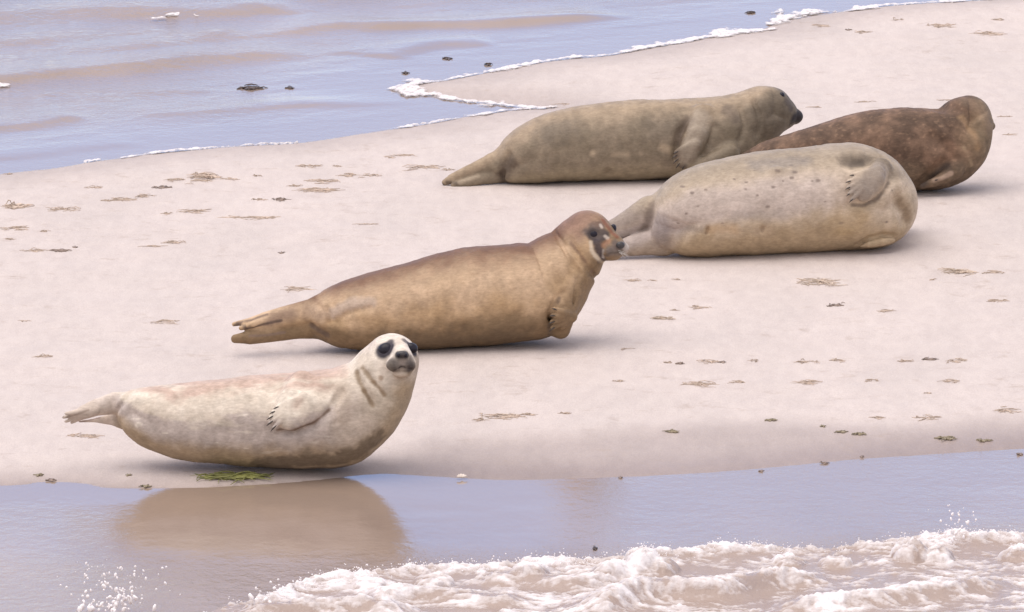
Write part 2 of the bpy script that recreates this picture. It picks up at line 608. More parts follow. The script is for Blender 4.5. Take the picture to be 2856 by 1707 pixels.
# ------------------------------------------------------------------ seals: signed distance field -> one continuous skin
def surface_nets(F, org, h):
    ins = F < 0
    offs = [(i, j, k) for i in (0, 1) for j in (0, 1) for k in (0, 1)]
    n = F.shape
    cnt = np.zeros((n[0] - 1, n[1] - 1, n[2] - 1), np.int8)
    for a, b, c in offs:
        cnt += ins[a:n[0] - 1 + a, b:n[1] - 1 + b, c:n[2] - 1 + c]
    act = (cnt > 0) & (cnt < 8)
    idx = np.full(act.shape, -1, np.int64)
    ai = np.argwhere(act)
    idx[act] = np.arange(len(ai))
    vals = np.stack([F[ai[:, 0] + a, ai[:, 1] + b, ai[:, 2] + c] for a, b, c in offs], 1)
    acc = np.zeros((len(ai), 3))
    num = np.zeros(len(ai))
    for p in range(8):
        for q in range(p + 1, 8):
            dlt = np.array(offs[q]) - np.array(offs[p])
            if np.abs(dlt).sum() != 1:
                continue
            va, vb = vals[:, p], vals[:, q]
            m = (va < 0) != (vb < 0)
            t = np.where(m, va / np.where(va == vb, 1, va - vb), 0)
            acc += m[:, None] * (np.array(offs[p]) + t[:, None] * dlt)
            num += m
    V = (ai + acc / num[:, None]) * h + org
    quads = []
    I = ins
    for ax in range(3):
        p = [ax, (ax + 1) % 3, (ax + 2) % 3]
        It = np.transpose(I, p)
        Ix = np.transpose(idx, p)
        lo, hi = It[:-1, 1:-1, 1:-1], It[1:, 1:-1, 1:-1]
        e = lo != hi
        q = np.stack([Ix[:, :-1, :-1][e], Ix[:, 1:, :-1][e], Ix[:, 1:, 1:][e], Ix[:, :-1, 1:][e]], 1)
        flip = ~lo[e]
        q[flip] = q[flip][:, ::-1]
        quads.append(q)
    return V, np.vstack(quads)


class Seal:
    def __init__(self, label, crop, anchors, stations, fur, vox=0.0035, pw=2.25):
        self.label, self.crop, self.fur, self.h, self.pw = label, crop, fur, vox, pw
        (ax, ay), (bx, by) = [self.px(*a) for a in anchors]
        A, B = on_ground(ax, ay), on_ground(bx, by)
        self.zg = 0.5 * (A[2] + B[2])
        A, B = ground(ax, ay, self.zg), ground(bx, by, self.zg)
        u = B - A
        u[2] = 0
        u /= np.linalg.norm(u)
        self.U = u
        self.W = np.array([-u[1], u[0], 0.0])       # away from the camera
        self.O = 0.5 * (A + B)
        self.rz = math.atan2(u[1], u[0])
        p0, p1 = self.P(0, 0), self.P(100, 0)
        self.s = (p1[0] - p0[0]) / 100.0            # metres per crop pixel
        st = np.array([[c[0], c[1], c[2], c[3] if len(c) > 3 else 1.0, c[4] if len(c) > 4 else 0.0] for c in stations], float)
        ctr = np.array([self.P(c[0], c[1], c[4]) for c in st])
        dat = np.column_stack([ctr[:, 0], ctr[:, 1], st[:, 2] * self.s, st[:, 2] * self.s * st[:, 3], st[:, 4]])
        self.D = smooth_line(dat, 34)
        D = self.D
        lo = np.array([(D[:, 0] - D[:, 2]).min(), -0.06, (D[:, 4] - D[:, 3]).min()]) - np.array([0.34, 0, 0.12])
        hi = np.array([(D[:, 0] + D[:, 2]).max(), (D[:, 1] + D[:, 2]).max(), (D[:, 4] + D[:, 3]).max()]) + np.array([0.14, 0.05, 0.10])
        self.org = lo
        n = np.ceil((hi - lo) / self.h).astype(int) + 1
        self.n = n
        self.ax = [lo[i] + np.arange(n[i]) * self.h for i in range(3)]
        uu, vv = np.meshgrid(self.ax[0], self.ax[1], indexing='ij')
        d2, a, b, wc, _, _ = self.body2d(uu.ravel(), vv.ravel())
        sh = uu.shape
        d2, a, b, wc = [q.reshape(sh)[:, :, None].astype(np.float32) for q in (d2, a, b, wc)]
        ww = self.ax[2][None, None, :].astype(np.float32)
        F = (((d2 / a) ** pw + (np.abs(ww - wc) / b) ** pw) ** (1 / pw) - 1) * np.minimum(a, b)
        for ax_ in range(3):
            G = F.copy()
            sl0 = [slice(None)] * 3; sl1 = [slice(None)] * 3; slm = [slice(None)] * 3
            sl0[ax_] = slice(0, -2); sl1[ax_] = slice(2, None); slm[ax_] = slice(1, -1)
            G[tuple(slm)] = 0.25 * F[tuple(sl0)] + 0.5 * F[tuple(slm)] + 0.25 * F[tuple(sl1)]
            F = G
        self.F = F.astype(np.float32)
        self.paints, self.eyes, self.claws, self.extra = [], [], [], []

    def px(self, cx, cy):
        return self.crop[0] + cx * self.crop[2], self.crop[1] + cy * self.crop[2]

    def P(self, cx, cy, w=0.0):
        """crop pixel -> local (u, v, w) on the seal's own upright plane shifted back by w"""
        d = ray(*self.px(cx, cy))
        t = ((self.O + self.W * w - CAM) @ self.W) / (d @ self.W)
        q = CAM + d * t - self.O
        return np.array([q @ self.U, q[2], w])

    def body2d(self, u, v):
        D = self.D
        best = np.full(len(u), 1e9)
        k = np.zeros(len(u), int)
        for i in range(len(D)):
            e = np.hypot(u - D[i, 0], v - D[i, 1]) - D[i, 2]
            m = e < best
            best[m] = e[m]
            k[m] = i
        T = np.gradient(D[:, :2], axis=0)
        T /= np.linalg.norm(T, axis=1)[:, None]
        du, dv = u - D[k, 0], v - D[k, 1]
        q = (T[k, 0] * dv - T[k, 1] * du) / D[k, 2]     # + towards the upper outline
        return np.hypot(du, dv), D[k, 2], D[k, 3], D[k, 4], q, k / (len(D) - 1.0)

    def near_w(self, cx, cy):
        wv = 0.0
        for _ in range(5):
            p = self.P(cx, cy, wv)
            d2, a, b, wc, _, _ = self.body2d(p[:1], p[1:2])
            r = min(1.0, d2[0] / a[0])
            wv = wc[0] - b[0] * (1 - r ** self.pw) ** (1 / self.pw)
        return wv

    def at(self, cx, cy, lift=None, w=None):
        if w is None:
            w = self.near_w(cx, cy) - (lift or 0.0)
        return self.P(cx, cy, w)

    def _box(self, lo, hi):
        i0 = np.clip(np.floor((lo - self.org) / self.h).astype(int), 0, self.n - 1)
        i1 = np.clip(np.ceil((hi - self.org) / self.h).astype(int) + 1, 1, self.n)
        sl = tuple(slice(a, b) for a, b in zip(i0, i1))
        g = np.meshgrid(*[self.ax[i][sl[i]] for i in range(3)], indexing='ij')
        return sl, [x_.astype(np.float32) for x_ in g]

    def _join(self, sl, d, k, sub):
        F = self.F[sl]
        if sub:
            d = -d
            hh = np.clip(0.5 - 0.5 * (F - d) / k, 0, 1)
            self.F[sl] = F * (1 - hh) + d * hh + k * hh * (1 - hh)
        else:
            hh = np.clip(0.5 + 0.5 * (d - F) / k, 0, 1)
            self.F[sl] = d * (1 - hh) + F * hh - k * hh * (1 - hh)

    def chain_pts(self, pts, r, k=0.01, sub=False, flat=1.0):
        """tapered tube through local points; flat<1 thins it across the depth"""
        pts = np.array(pts); r = np.array(r)
        pad = r.max() * max(1.0, flat) + 2.5 * k + 0.01
        sl, (gu, gv, gw) = self._box(pts.min(0) - pad, pts.max(0) + pad)
        if gu.size == 0:
            return
        d = None
        for i in range(len(pts) - 1):
            a, b = pts[i], pts[i + 1]
            ab = b - a
            L = max(ab @ ab, 1e-9)
            t = np.clip(((gu - a[0]) * ab[0] + (gv - a[1]) * ab[1] + (gw - a[2]) * ab[2]) / L, 0, 1)
            dd = np.sqrt((gu - a[0] - t * ab[0]) ** 2 + (gv - a[1] - t * ab[1]) ** 2 + ((gw - a[2] - t * ab[2]) / flat) ** 2) - (r[i] + t * (r[i + 1] - r[i]))
            dd *= min(1.0, flat * 1.15)
            d = dd if d is None else np.minimum(d, dd)
        self._join(sl, d, k, sub)

    def chain(self, pts, k=0.01, sub=False, flat=1.0, lift=True):
        """pts: (cx, cy, r_px, lift or w)"""
        L = [self.at(p[0], p[1], lift=p[3]) if lift else self.P(p[0], p[1], p[3]) for p in pts]
        self.chain_pts(L, [p[2] * self.s for p in pts], k, sub, flat)
        return L

    def blob(self, cx, cy, r, lift=0.0, w=None, k=0.015, sub=False):
        c = self.at(cx, cy, lift, w)
        r = np.array(r, float) * self.s
        pad = 2.5 * k + 0.01
        sl, (gu, gv, gw) = self._box(c - r - pad, c + r + pad)
        q = [(gu - c[0]) / r[0], (gv - c[1]) / r[1], (gw - c[2]) / r[2]]
        k0 = np.sqrt(q[0] ** 2 + q[1] ** 2 + q[2] ** 2) + 1e-6
        k1 = np.sqrt((q[0] / r[0]) ** 2 + (q[1] / r[1]) ** 2 + (q[2] / r[2]) ** 2) + 1e-6
        self._join(sl, k0 * (k0 - 1) / k1, k, sub)
        return c

    def hit(self, cx, cy):
        """first crossing of the skin along the sight line of that crop pixel"""
        w0, w1 = self.ax[2][0], self.ax[2][-1]
        ws = np.linspace(w0, w1, 500)
        a, b = self.P(cx, cy, w0), self.P(cx, cy, w1)
        Q = a[None] + (b - a)[None] * np.linspace(0, 1, 500)[:, None]
        I = np.rint((Q - self.org) / self.h).astype(int)
        ok = ((I >= 0) & (I < self.n)).all(1)
        I = np.clip(I, 0, self.n - 1)
        f = np.where(ok, self.F[I[:, 0], I[:, 1], I[:, 2]], 1.0)
        neg = np.argmax(f < 0)
        if f[neg] >= 0:
            return Q[int(np.argmin(f))]
        return Q[neg]

    def paint(self, pts, r, col, soft=0.5, amt=1.0, warp=0.35):
        """colour patch, for coat marks and painted crease shade: tube of radius r (crop px) round the skin points below pts"""
        self.paints.append((pts, r, col, soft, amt, warp))

    def digits(self, root, tips, r0, rk, rt, lift0=0.0, lift1=0.012, kn=0.62, k=0.006, claws=True, flat=0.8, w=None, claw_len=14, bend=(0, 0)):
        for t in tips:
            m = (root[0] + (t[0] - root[0]) * kn + bend[0], root[1] + (t[1] - root[1]) * kn + bend[1])
            if w is None:
                L = [self.at(root[0], root[1], lift0), self.at(m[0], m[1], 0.5 * (lift0 + lift1) + 0.004), self.at(t[0], t[1], lift1)]
            else:
                wo = t[2] if len(t) > 2 else 0.0
                L = [self.P(root[0], root[1], w), self.P(m[0], m[1], w + wo * 0.6), self.P(t[0], t[1], w + wo)]
            self.chain_pts(L, [r0 * self.s, rk * self.s, rt * self.s], k, False, flat)
            if claws:
                d = (L[2] - L[1]) / np.linalg.norm(L[2] - L[1])
                self.claws.append((L[2] + d * rt * self.s * 0.2 - np.array([0, 0, rt * self.s * 0.75]), d, claw_len * self.s, max(0.0026, rt * self.s * 0.36)))

    def build(self, coat, group):
        """coat(q, t, n1, n2, V) -> rgb per vertex"""
        root = empty('seal', (self.O[0], self.O[1], self.zg), self.rz)
        tag(root, self.label, 'seal', group)
        V, Q = surface_nets(self.F, self.org, self.h)
        dz = self.O[2] - self.zg
        _, _, _, _, q, t = self.body2d(V[:, 0], V[:, 1])
        na = fbm(V * 9.0 + 3.3, 4)
        nb = fbm(V * 34.0 + 9.1, 3)
        rgb = coat(q, t, na, nb, V)
        for pts, r, col, soft, amt, warp in self.paints:
            L = [self.hit(*p) for p in pts]
            rr = r * self.s
            d = np.full(len(V), 9.0)
            for i in range(max(1, len(L) - 1)):
                a = L[i]
                b = L[min(i + 1, len(L) - 1)]
                ab = b - a
                tt = np.clip(((V - a) @ ab) / max(ab @ ab, 1e-9), 0, 1)
                d = np.minimum(d, np.linalg.norm(V - a - tt[:, None] * ab, axis=1))
            d = d + rr * warp * (nb + 0.5 * na)
            m = amt * (1 - sstep(rr * (1 - soft), rr * (1 + soft), d))
            rgb = rgb * (1 - m[:, None]) + np.array(col)[None] * m[:, None]
        kk = np.clip(np.rint(t * (len(self.D) - 1)).astype(int), 0, len(self.D) - 1)
        cdir = V - np.stack([self.D[kk, 0], self.D[kk, 1], self.D[kk, 4]], 1)
        cdir /= np.linalg.norm(cdir, axis=1)[:, None] + 1e-6
        calm_ = 1 - 0.75 * sstep(0.9, 0.96, t)
        amp = (0.0048 * fbm(V * np.array([6, 8, 8]) + 1.7, 2) + 0.0024 * fbm(V * np.array([30, 9, 9]) + 6.1, 3)) * calm_ + 0.0005 * nb
        V = V + cdir * amp[:, None] + np.array([0, dz, 0])
        Vl = np.stack([V[:, 0], V[:, 2], V[:, 1]], 1)       # local x = along, y = away, z = up
        Q = Q[:, ::-1]
        body = mesh_np('body', Vl, Q, self.fur, root)
        attr_c(body, 'coat', np.clip(rgb, 0.004, 0.95))
        cv = lambda p: np.array([p[0], p[2], p[1] + dz])
        for c, r, scl in self.eyes:
            mesh_eye = ico('eye', M_EYE, root, cv(c), r, scl)
        for c, d, L, r in self.claws:
            a = cv(c); dd = np.array([d[0], d[2], d[1]])
            tube('claw', [a - dd * L * 1.2, a - dd * L * 0.4, a + dd * L * 0.3, a + dd * L + np.array([0, 0.002, -0.15 * L])], [r * 0.5, r, r * 0.9, r * 0.2], M_CLAW, root, 6)
        for f in self.extra:
            f(root, cv)
        self.root = root
        return root


def ico_data(sub=3):
    import bmesh
    bm = bmesh.new()
    bmesh.ops.create_icosphere(bm, subdivisions=sub, radius=1.0)
    V = np.array([v.co[:] for v in bm.verts])
    F = np.array([[v.index for v in f.verts] for f in bm.faces])
    bm.free()
    return V, F


ICO3 = ico_data(3)
ICO2 = ico_data(2)
ICO1 = ico_data(1)


def ico(name, mat, parent, c, r, scl=(1, 1, 1), noise=0.0):
    V, F = ICO3
    V = V * np.array(scl) * r
    if noise:
        V = V * (1 + noise * pnoise(V / r * 1.7 + 5.1))[:, None]
    o = mesh_np(name, V, F, mat, parent)
    o.location = c
    return o


def tube_geo(pts, rad, seg=5):
    pts = np.array(pts, float)
    T = np.gradient(pts, axis=0)
    T /= np.linalg.norm(T, axis=1)[:, None] + 1e-9
    ref = np.array([0.13, 0.21, 1.0])
    V, F = [], []
    for i, (p, t) in enumerate(zip(pts, T)):
        a = np.cross(t, ref); a /= np.linalg.norm(a) + 1e-9
        b = np.cross(t, a)
        for k in range(seg):
            an = 2 * math.pi * k / seg
            V.append(p + rad[i] * (math.cos(an) * a + math.sin(an) * b))
    for i in range(len(pts) - 1):
        for k in range(seg):
            k2 = (k + 1) % seg
            F.append((i * seg + k, i * seg + k2, (i + 1) * seg + k2, (i + 1) * seg + k))
    F.append(tuple(range(seg - 1, -1, -1)))
    F.append(tuple((len(pts) - 1) * seg + k for k in range(seg)))
    return V, F


def tube(name, pts, rad, mat, parent=None, seg=5):
    V, F = tube_geo(pts, rad, seg)
    return mesh_np(name, np.array(V), F, mat, parent)


def join_geo(name, parts, mat, parent=None):
    V, F, o = [], [], 0
    for v, f in parts:
        V += [tuple(q) for q in v]
        F += [tuple(i + o for i in g) for g in f]
        o += len(v)
    return mesh_np(name, np.array(V), F, mat, parent)


def whiskers(S, centre, side, n, length, spread, w_off):
    def f(root, cv):
        rn = random.Random(int(centre[0]))
        parts = []
        for i in range(n):
            a = S.hit(centre[0] + rn.uniform(-8, 8), centre[1] + rn.uniform(-10, 10))
            ang = side + rn.uniform(-spread, spread)
            d = np.array([math.cos(ang), math.sin(ang), -0.35])
            L = length * S.s * rn.uniform(0.6, 1)
            p = [cv(a), cv(a + d * L * 0.5 + np.array([0, -0.08 * L, 0])), cv(a + d * L + np.array([0, -0.3 * L, 0]))]
            parts.append(tube_geo(p, [0.0009, 0.0008, 0.0003], 4))
        join_geo('whiskers', parts, M_WHISK, root)
    S.extra.append(f)


def mixc(a, b, t):
    return np.asarray(a)[None] * (1 - t[:, None]) + np.asarray(b)[None] * t[:, None]


GRP = 'seals resting on the sandbank'
FUR_DRY = mat_fur('dry seal fur', 0.68, 0.25, 0.3)
FUR_SLEEK = mat_fur('sleek seal fur', 0.56, 0.26, 0.3)

# ---- the pale pup at the front, lying on its side, looking at the camera
A = Seal('pale cream seal pup nearest the water, lying on its side and facing us', (100, 880, 0.48328),
         [(1000, 884), (1700, 884)],
         [(565, 540, 112), (640, 572, 160), (720, 592, 190), (850, 610, 219), (1050, 613, 242), (1250, 612, 262), (1450, 608, 273), (1620, 598, 278),
          (1745, 588, 285), (1850, 530, 258), (1935, 455, 222, 1.0, -0.01), (2005, 345, 188, 1.0, -0.02), (2055, 262, 158, 1.0, -0.025)], FUR_DRY)
H = lambda x, y: ((700 + 0.29647 * x - 100) / 0.48328, (900 + 0.29647 * y - 880) / 0.48328)   # head crop -> body crop
hs = 0.29647 / 0.48328
# face
A.blob(*H(1420, 330), (60, 55, 60), lift=0.012, k=0.03)
A.blob(*H(1348, 392), (48, 42, 42), lift=0.030, k=0.016)
A.blob(*H(1480, 390), (46, 42, 42), lift=0.034, k=0.016)
A.blob(*H(1425, 470), (50, 28, 40), lift=0.016, k=0.02)
A.blob(*H(1418, 312), (34, 22, 34), lift=0.036, k=0.012)
A.chain([(*H(1400, 180), 26, 0.0), (*H(1415, 290), 26, 0.030)], k=0.03)
A.chain([(*H(1350, 440), 4, 0.052), (*H(1400, 414), 4, 0.060), (*H(1430, 412), 4, 0.062), (*H(1510, 436), 4, 0.053)], k=0.006, sub=True)
A.chain([(*H(1422, 335), 4, 0.064), (*H(1420, 412), 4, 0.064)], k=0.006, sub=True)
# neck folds
A.chain([(1855, 335, 9, 0.002), (1890, 420, 13, 0.002), (1940, 512, 7, 0.002)], k=0.016, sub=True)
A.chain([(1888, 308, 7, 0.002), (1945, 380, 12, 0.002), (2012, 455, 7, 0.002)], k=0.016, sub=True)
A.chain([(1400, 680, 10, 0.0), (1500, 672, 14, 0.0), (1600, 632, 18, 0.0), (1700, 550, 18, 0.0), (1760, 440, 18, 0.0)], k=0.018, sub=True)
A.chain([(1700, 560, 7, 0.0), (1715, 625, 5, 0.0)], k=0.010, sub=True)
A.chain([(1735, 560, 6, 0.0), (1740, 620, 4, 0.0)], k=0.010, sub=True)
A.chain([(450, 590, 12, 0.0), (500, 500, 10, 0.0), (545, 440, 10, 0.0)], k=0.02, sub=True)
# near fore flipper folded along the belly
A.chain([(1540, 400, 85, -0.03), (1480, 500, 84, -0.008), (1430, 585, 60, 0.010)], k=0.014, flat=0.6)
A.chain([(1650, 420, 75, -0.03), (1580, 530, 80, -0.006), (1480, 610, 56, 0.012)], k=0.014, flat=0.6)
A.digits((1540, 480), [(1392, 528), (1368, 556), (1352, 588), (1350, 620), (1372, 648)], 40, 22, 11, lift0=0.008, lift1=0.028, k=0.003, claw_len=22)
# hind flippers
wz = 0.0
A.chain([(540, 510, 70, 0.04), (450, 506, 66, 0.02), (350, 530, 50, 0.0), (280, 556, 42, -0.01)], k=0.010, flat=0.7, lift=False)
A.digits((330, 545), [(168, 566, -0.012), (156, 588, 0.0), (170, 612, 0.01), (205, 618, 0.02), (190, 560, 0.02)], 30, 17, 9, w=-0.01, k=0.006, claws=False, flat=1.0)
A.chain([(520, 600, 70, 0.05), (430, 600, 34, 0.06), (330, 606, 12, 0.06), (250, 612, 7, 0.06)], k=0.02, flat=0.6, lift=False)


def coat_a(q, t, n1, n2_, V):
    rag = fbm(V * np.array([9, 26, 20]) + 2.2, 4)                      # ragged fur edges
    c = mixc((0.60, 0.52, 0.43), (0.70, 0.63, 0.54), sstep(-0.5, 0.6, n1))
    body = 1 - sstep(0.74, 0.84, t)
    mid = sstep(0.40, 0.14, q + 0.55 * rag) * body                      # greyer belly skin under the pale flank
    c = c * (1 - 0.85 * mid[:, None]) + np.array((0.44, 0.375, 0.345)) * 0.85 * mid[:, None]
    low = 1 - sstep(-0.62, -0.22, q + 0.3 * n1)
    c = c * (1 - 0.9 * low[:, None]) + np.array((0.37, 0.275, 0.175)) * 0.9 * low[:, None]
    st = sstep(0.30, 0.55, fbm(V * np.array([12, 70, 40]) + 4.4, 3)) * body * sstep(-0.7, -0.3, q)
    c = c * (1 - 0.6 * st[:, None]) + np.array((0.74, 0.67, 0.57)) * 0.6 * st[:, None]
    back = sstep(0.70, 0.98, q + 0.45 * rag) * (1 - sstep(0.72, 0.85, t))
    c = c * (1 - 0.65 * back[:, None]) + np.array((0.42, 0.27, 0.22)) * 0.65 * back[:, None]
    chest = sstep(0.60, 0.68, t) * (1 - sstep(0.86, 0.93, t)) * sstep(0.45, -0.15, q + 0.3 * n1)
    c = c * (1 - 0.5 * chest[:, None]) + np.array((0.42, 0.34, 0.25)) * 0.5 * chest[:, None]
    tail = sstep(A.D[0, 0] - 0.035, A.D[0, 0] - 0.075, V[:, 0])
    c = c * (1 - 0.85 * tail[:, None]) + np.array((0.60, 0.515, 0.45)) * 0.85 * tail[:, None]
    face = sstep(0.91, 0.97, t)
    c = c * (1 - 0.45 * face[:, None]) + np.array((0.70, 0.63, 0.56)) * 0.45 * face[:, None]
    crown = sstep(0.75, 1.05, q) * sstep(0.9, 0.97, t)
    c = c * (1 - 0.45 * crown[:, None]) + np.array((0.42, 0.32, 0.29)) * 0.45 * crown[:, None]
    return c * (1 + 0.28 * n2_[:, None] + 0.1 * n1[:, None])


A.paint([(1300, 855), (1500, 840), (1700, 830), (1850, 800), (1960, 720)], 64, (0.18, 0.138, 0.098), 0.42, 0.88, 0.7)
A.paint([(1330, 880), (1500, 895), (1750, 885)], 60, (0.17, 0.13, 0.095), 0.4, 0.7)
A.paint([(1852, 328), (1868, 380), (1897, 440)], 13, (0.24, 0.17, 0.105), 0.95, 0.8, 0.9)  # shade inside the neck folds painted as dark strokes, likewise the next three
A.paint([(1890, 430), (1915, 470), (1945, 520)], 10, (0.22, 0.155, 0.095), 0.95, 0.85, 0.9)
A.paint([(1884, 300), (1915, 335), (1950, 385)], 12, (0.27, 0.195, 0.125), 0.95, 0.8, 0.9)
A.paint([(1945, 380), (1980, 415), (2012, 460)], 11, (0.22, 0.15, 0.09), 0.95, 0.85, 0.9)
A.paint([(1760, 430), (1790, 500), (1770, 600)], 55, (0.40, 0.32, 0.25), 0.8, 0.6)
A.paint([(1990, 360)], 16, (0.24, 0.14, 0.08), 0.5, 0.6)
A.paint([H(1245, 262), H(1285, 245)], 50, (0.03, 0.026, 0.04), 0.28, 0.97, 0.1)
A.paint([H(1290, 215), H(1310, 180)], 24, (0.075, 0.065, 0.075), 0.45, 0.9, 0.2)
A.paint([H(1500, 235), H(1528, 258)], 40, (0.03, 0.026, 0.04), 0.28, 0.97, 0.1)
A.paint([H(1490, 205), H(1445, 172)], 20, (0.12, 0.1, 0.1), 0.45, 0.85, 0.2)
A.paint([H(1355, 390), H(1420, 350), H(1475, 385)], 46, (0.15, 0.125, 0.11), 0.5, 0.85, 0.7)
A.paint([H(1320, 400), H(1330, 450)], 30, (0.07, 0.06, 0.058), 0.6, 0.85, 0.7)
A.paint([H(1505, 390), H(1500, 440)], 28, (0.06, 0.05, 0.05), 0.6, 0.85, 0.7)
A.paint([H(1290, 420)], 34, (0.2, 0.17, 0.14), 0.7, 0.7, 0.6)
A.paint([H(1385, 302), H(1460, 300)], 22, (0.03, 0.027, 0.028), 0.3, 0.95, 0.1)
A.paint([H(1425, 375)], 16, (0.33, 0.28, 0.25), 0.7, 0.6, 0.2)
A.paint([H(1350, 442), H(1405, 415), H(1435, 414), H(1508, 438)], 6, (0.03, 0.022, 0.022), 0.6, 0.85, 0.3)
A.paint([H(1350, 500), H(1500, 470)], 14, (0.42, 0.34, 0.25), 0.6, 0.5, 0.3)
A.paint([(1400, 660), (1500, 655), (1600, 618), (1690, 545)], 11, (0.17, 0.11, 0.075), 0.8, 0.8, 0.4)  # shade under the flipper's lower edge painted into the coat
A.paint([(300, 545), (230, 572), (175, 585)], 7, (0.3, 0.23, 0.19), 0.6, 0.7, 0.3)
A.paint([(150, 575), (150, 615)], 14, (0.13, 0.09, 0.09), 0.6, 0.7, 0.5)
A.paint([(440, 575), (360, 590), (250, 612)], 8, (0.17, 0.11, 0.10), 0.6, 0.7, 0.3)
A.paint([(1520, 490), (1500, 520)], 26, (0.47, 0.34, 0.27), 0.8, 0.5, 0.5)
for (ex, ey, er) in ((1276, 268, 0.024), (1502, 252, 0.0195)):
    p = A.hit(*H(ex, ey))
    A.eyes.append((p + np.array([0, 0, er * 0.74]), er, (1.14, 0.9, 0.95)))


def nose_a(root, cv):
    p = A.hit(*H(1420, 300))
    o = ico('nose', M_NOSE, root, cv(p + np.array([0, 0, 0.004])), 0.0125, (1.35, 0.75, 0.85))
    for xx in (1388, 1456):
        p = A.hit(*H(xx, 304))
        n_ = ico('nostril', M_EYE, o, (0, 0, 0), 0.0055, (1.0, 0.8, 1.2))
        n_.location = Vector(cv(p + np.array([0, 0, -0.004]))) - o.location


A.extra.append(nose_a)
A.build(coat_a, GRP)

# ---- the tan seal in the middle, head raised and turned towards us
B = Seal('tan brown seal behind the pale pup, head raised and turned half towards us', (600, 560, 0.48328),
         [(900, 860), (1850, 824)],
         [(640, 668, 128), (760, 660, 188), (900, 640, 217), (1100, 615, 243), (1300, 582, 267), (1500, 551, 283), (1650, 538, 281), (1780, 527, 281),
          (1870, 512, 268), (1960, 420, 226), (2040, 345, 188), (2105, 258, 165, 1, -0.005), (2148, 196, 141, 1, -0.012)], FUR_SLEEK)
HB = lambda x, y: ((1480 + 0.28294 * x - 600) / 0.48328, (560 + 0.28294 * y - 560) / 0.48328)
B.chain([(2180, 220, 105, -0.03), (2240, 238, 88, -0.055), (2290, 250, 66, -0.080)], k=0.03, lift=False)
B.blob(*HB(800, 490), (52, 42, 42), w=-0.098, k=0.018)
B.blob(*HB(905, 470), (40, 36, 40), w=-0.092, k=0.016)
B.blob(*HB(880, 435), (28, 22, 26), w=-0.112, k=0.010)
B.blob(*HB(800, 550), (50, 22, 40), w=-0.075, k=0.016)
B.chain([(*HB(760, 515), 5, -0.133), (*HB(830, 508), 5, -0.135), (*HB(880, 500), 5, -0.135), (*HB(930, 522), 5, -0.115)], k=0.006, sub=True, lift=False)
B.chain([(2050, 225, 9, 0.0), (2105, 330, 12, 0.0), (2165, 410, 10, 0.0), (2205, 465, 8, 0.0)], k=0.02, sub=True)
B.chain([(1955, 175, 7, 0.0), (2000, 240, 8, 0.0), (2080, 300, 6, 0.0)], k=0.016, sub=True)
B.blob(*HB(632, 335), (34, 28, 26), lift=0.014, k=0.012, sub=True)
# armpit and fore flipper
B.chain([(1925, 780, 14, 0.0), (1935, 660, 15, 0.0), (1975, 570, 13, 0.0), (2020, 525, 8, 0.0)], k=0.022, sub=True)
B.chain([(2030, 560, 62, -0.03), (2020, 650, 64, -0.012), (1995, 740, 58, 0.0)], k=0.02, flat=0.7)
B.digits((2050, 665), [(1958, 624), (1946, 662), (1942, 700), (1944, 738), (1958, 770)], 40, 24, 12, lift0=0.008, lift1=0.03, kn=0.55, k=0.003, claw_len=20)
# hip crease
B.chain([(530, 705, 14, 0.0), (585, 730, 12, 0.0), (640, 770, 8, 0.0)], k=0.02, sub=True)
B.chain([(700, 690, 7, 0.0), (780, 640, 9, 0.0), (900, 618, 7, 0.0)], k=0.02, sub=True)
for wx_, wy_ in ((600, 640), (640, 655), (690, 640)):
    B.chain([(wx_, wy_ - 40, 4, 0.0), (wx_ + 22, wy_, 6, 0.0), (wx_ + 14, wy_ + 45, 4, 0.0)], k=0.012, sub=True)
B.chain([(2090, 450, 4, 0.0), (2075, 540, 7, 0.0), (2055, 620, 5, 0.0)], k=0.014, sub=True)
B.chain([(1975, 215, 4, 0.0), (2040, 330, 7, 0.0), (2110, 420, 5, 0.0)], k=0.014, sub=True)
# hind flippers
B.chain([(660, 620, 92, 0.0), (540, 640, 72, -0.01), (400, 668, 62, -0.02), (290, 694, 54, -0.02), (180, 716, 30, -0.02)], k=0.014, flat=0.65, lift=False)
B.digits((380, 660), [(112, 712, 0.012), (150, 734, -0.01), (190, 722, -0.02), (230, 690, 0.0)], 36, 22, 13, w=-0.02, k=0.005, claws=False, flat=0.9)
B.chain([(620, 720, 74, 0.01), (480, 748, 48, -0.01), (330, 770, 46, -0.02), (200, 790, 40, -0.03), (118, 796, 26, -0.03)], k=0.012, flat=0.7, lift=False)
B.chain([(260, 784, 4, -0.055), (180, 786, 4, -0.055)], k=0.006, sub=True, lift=False)


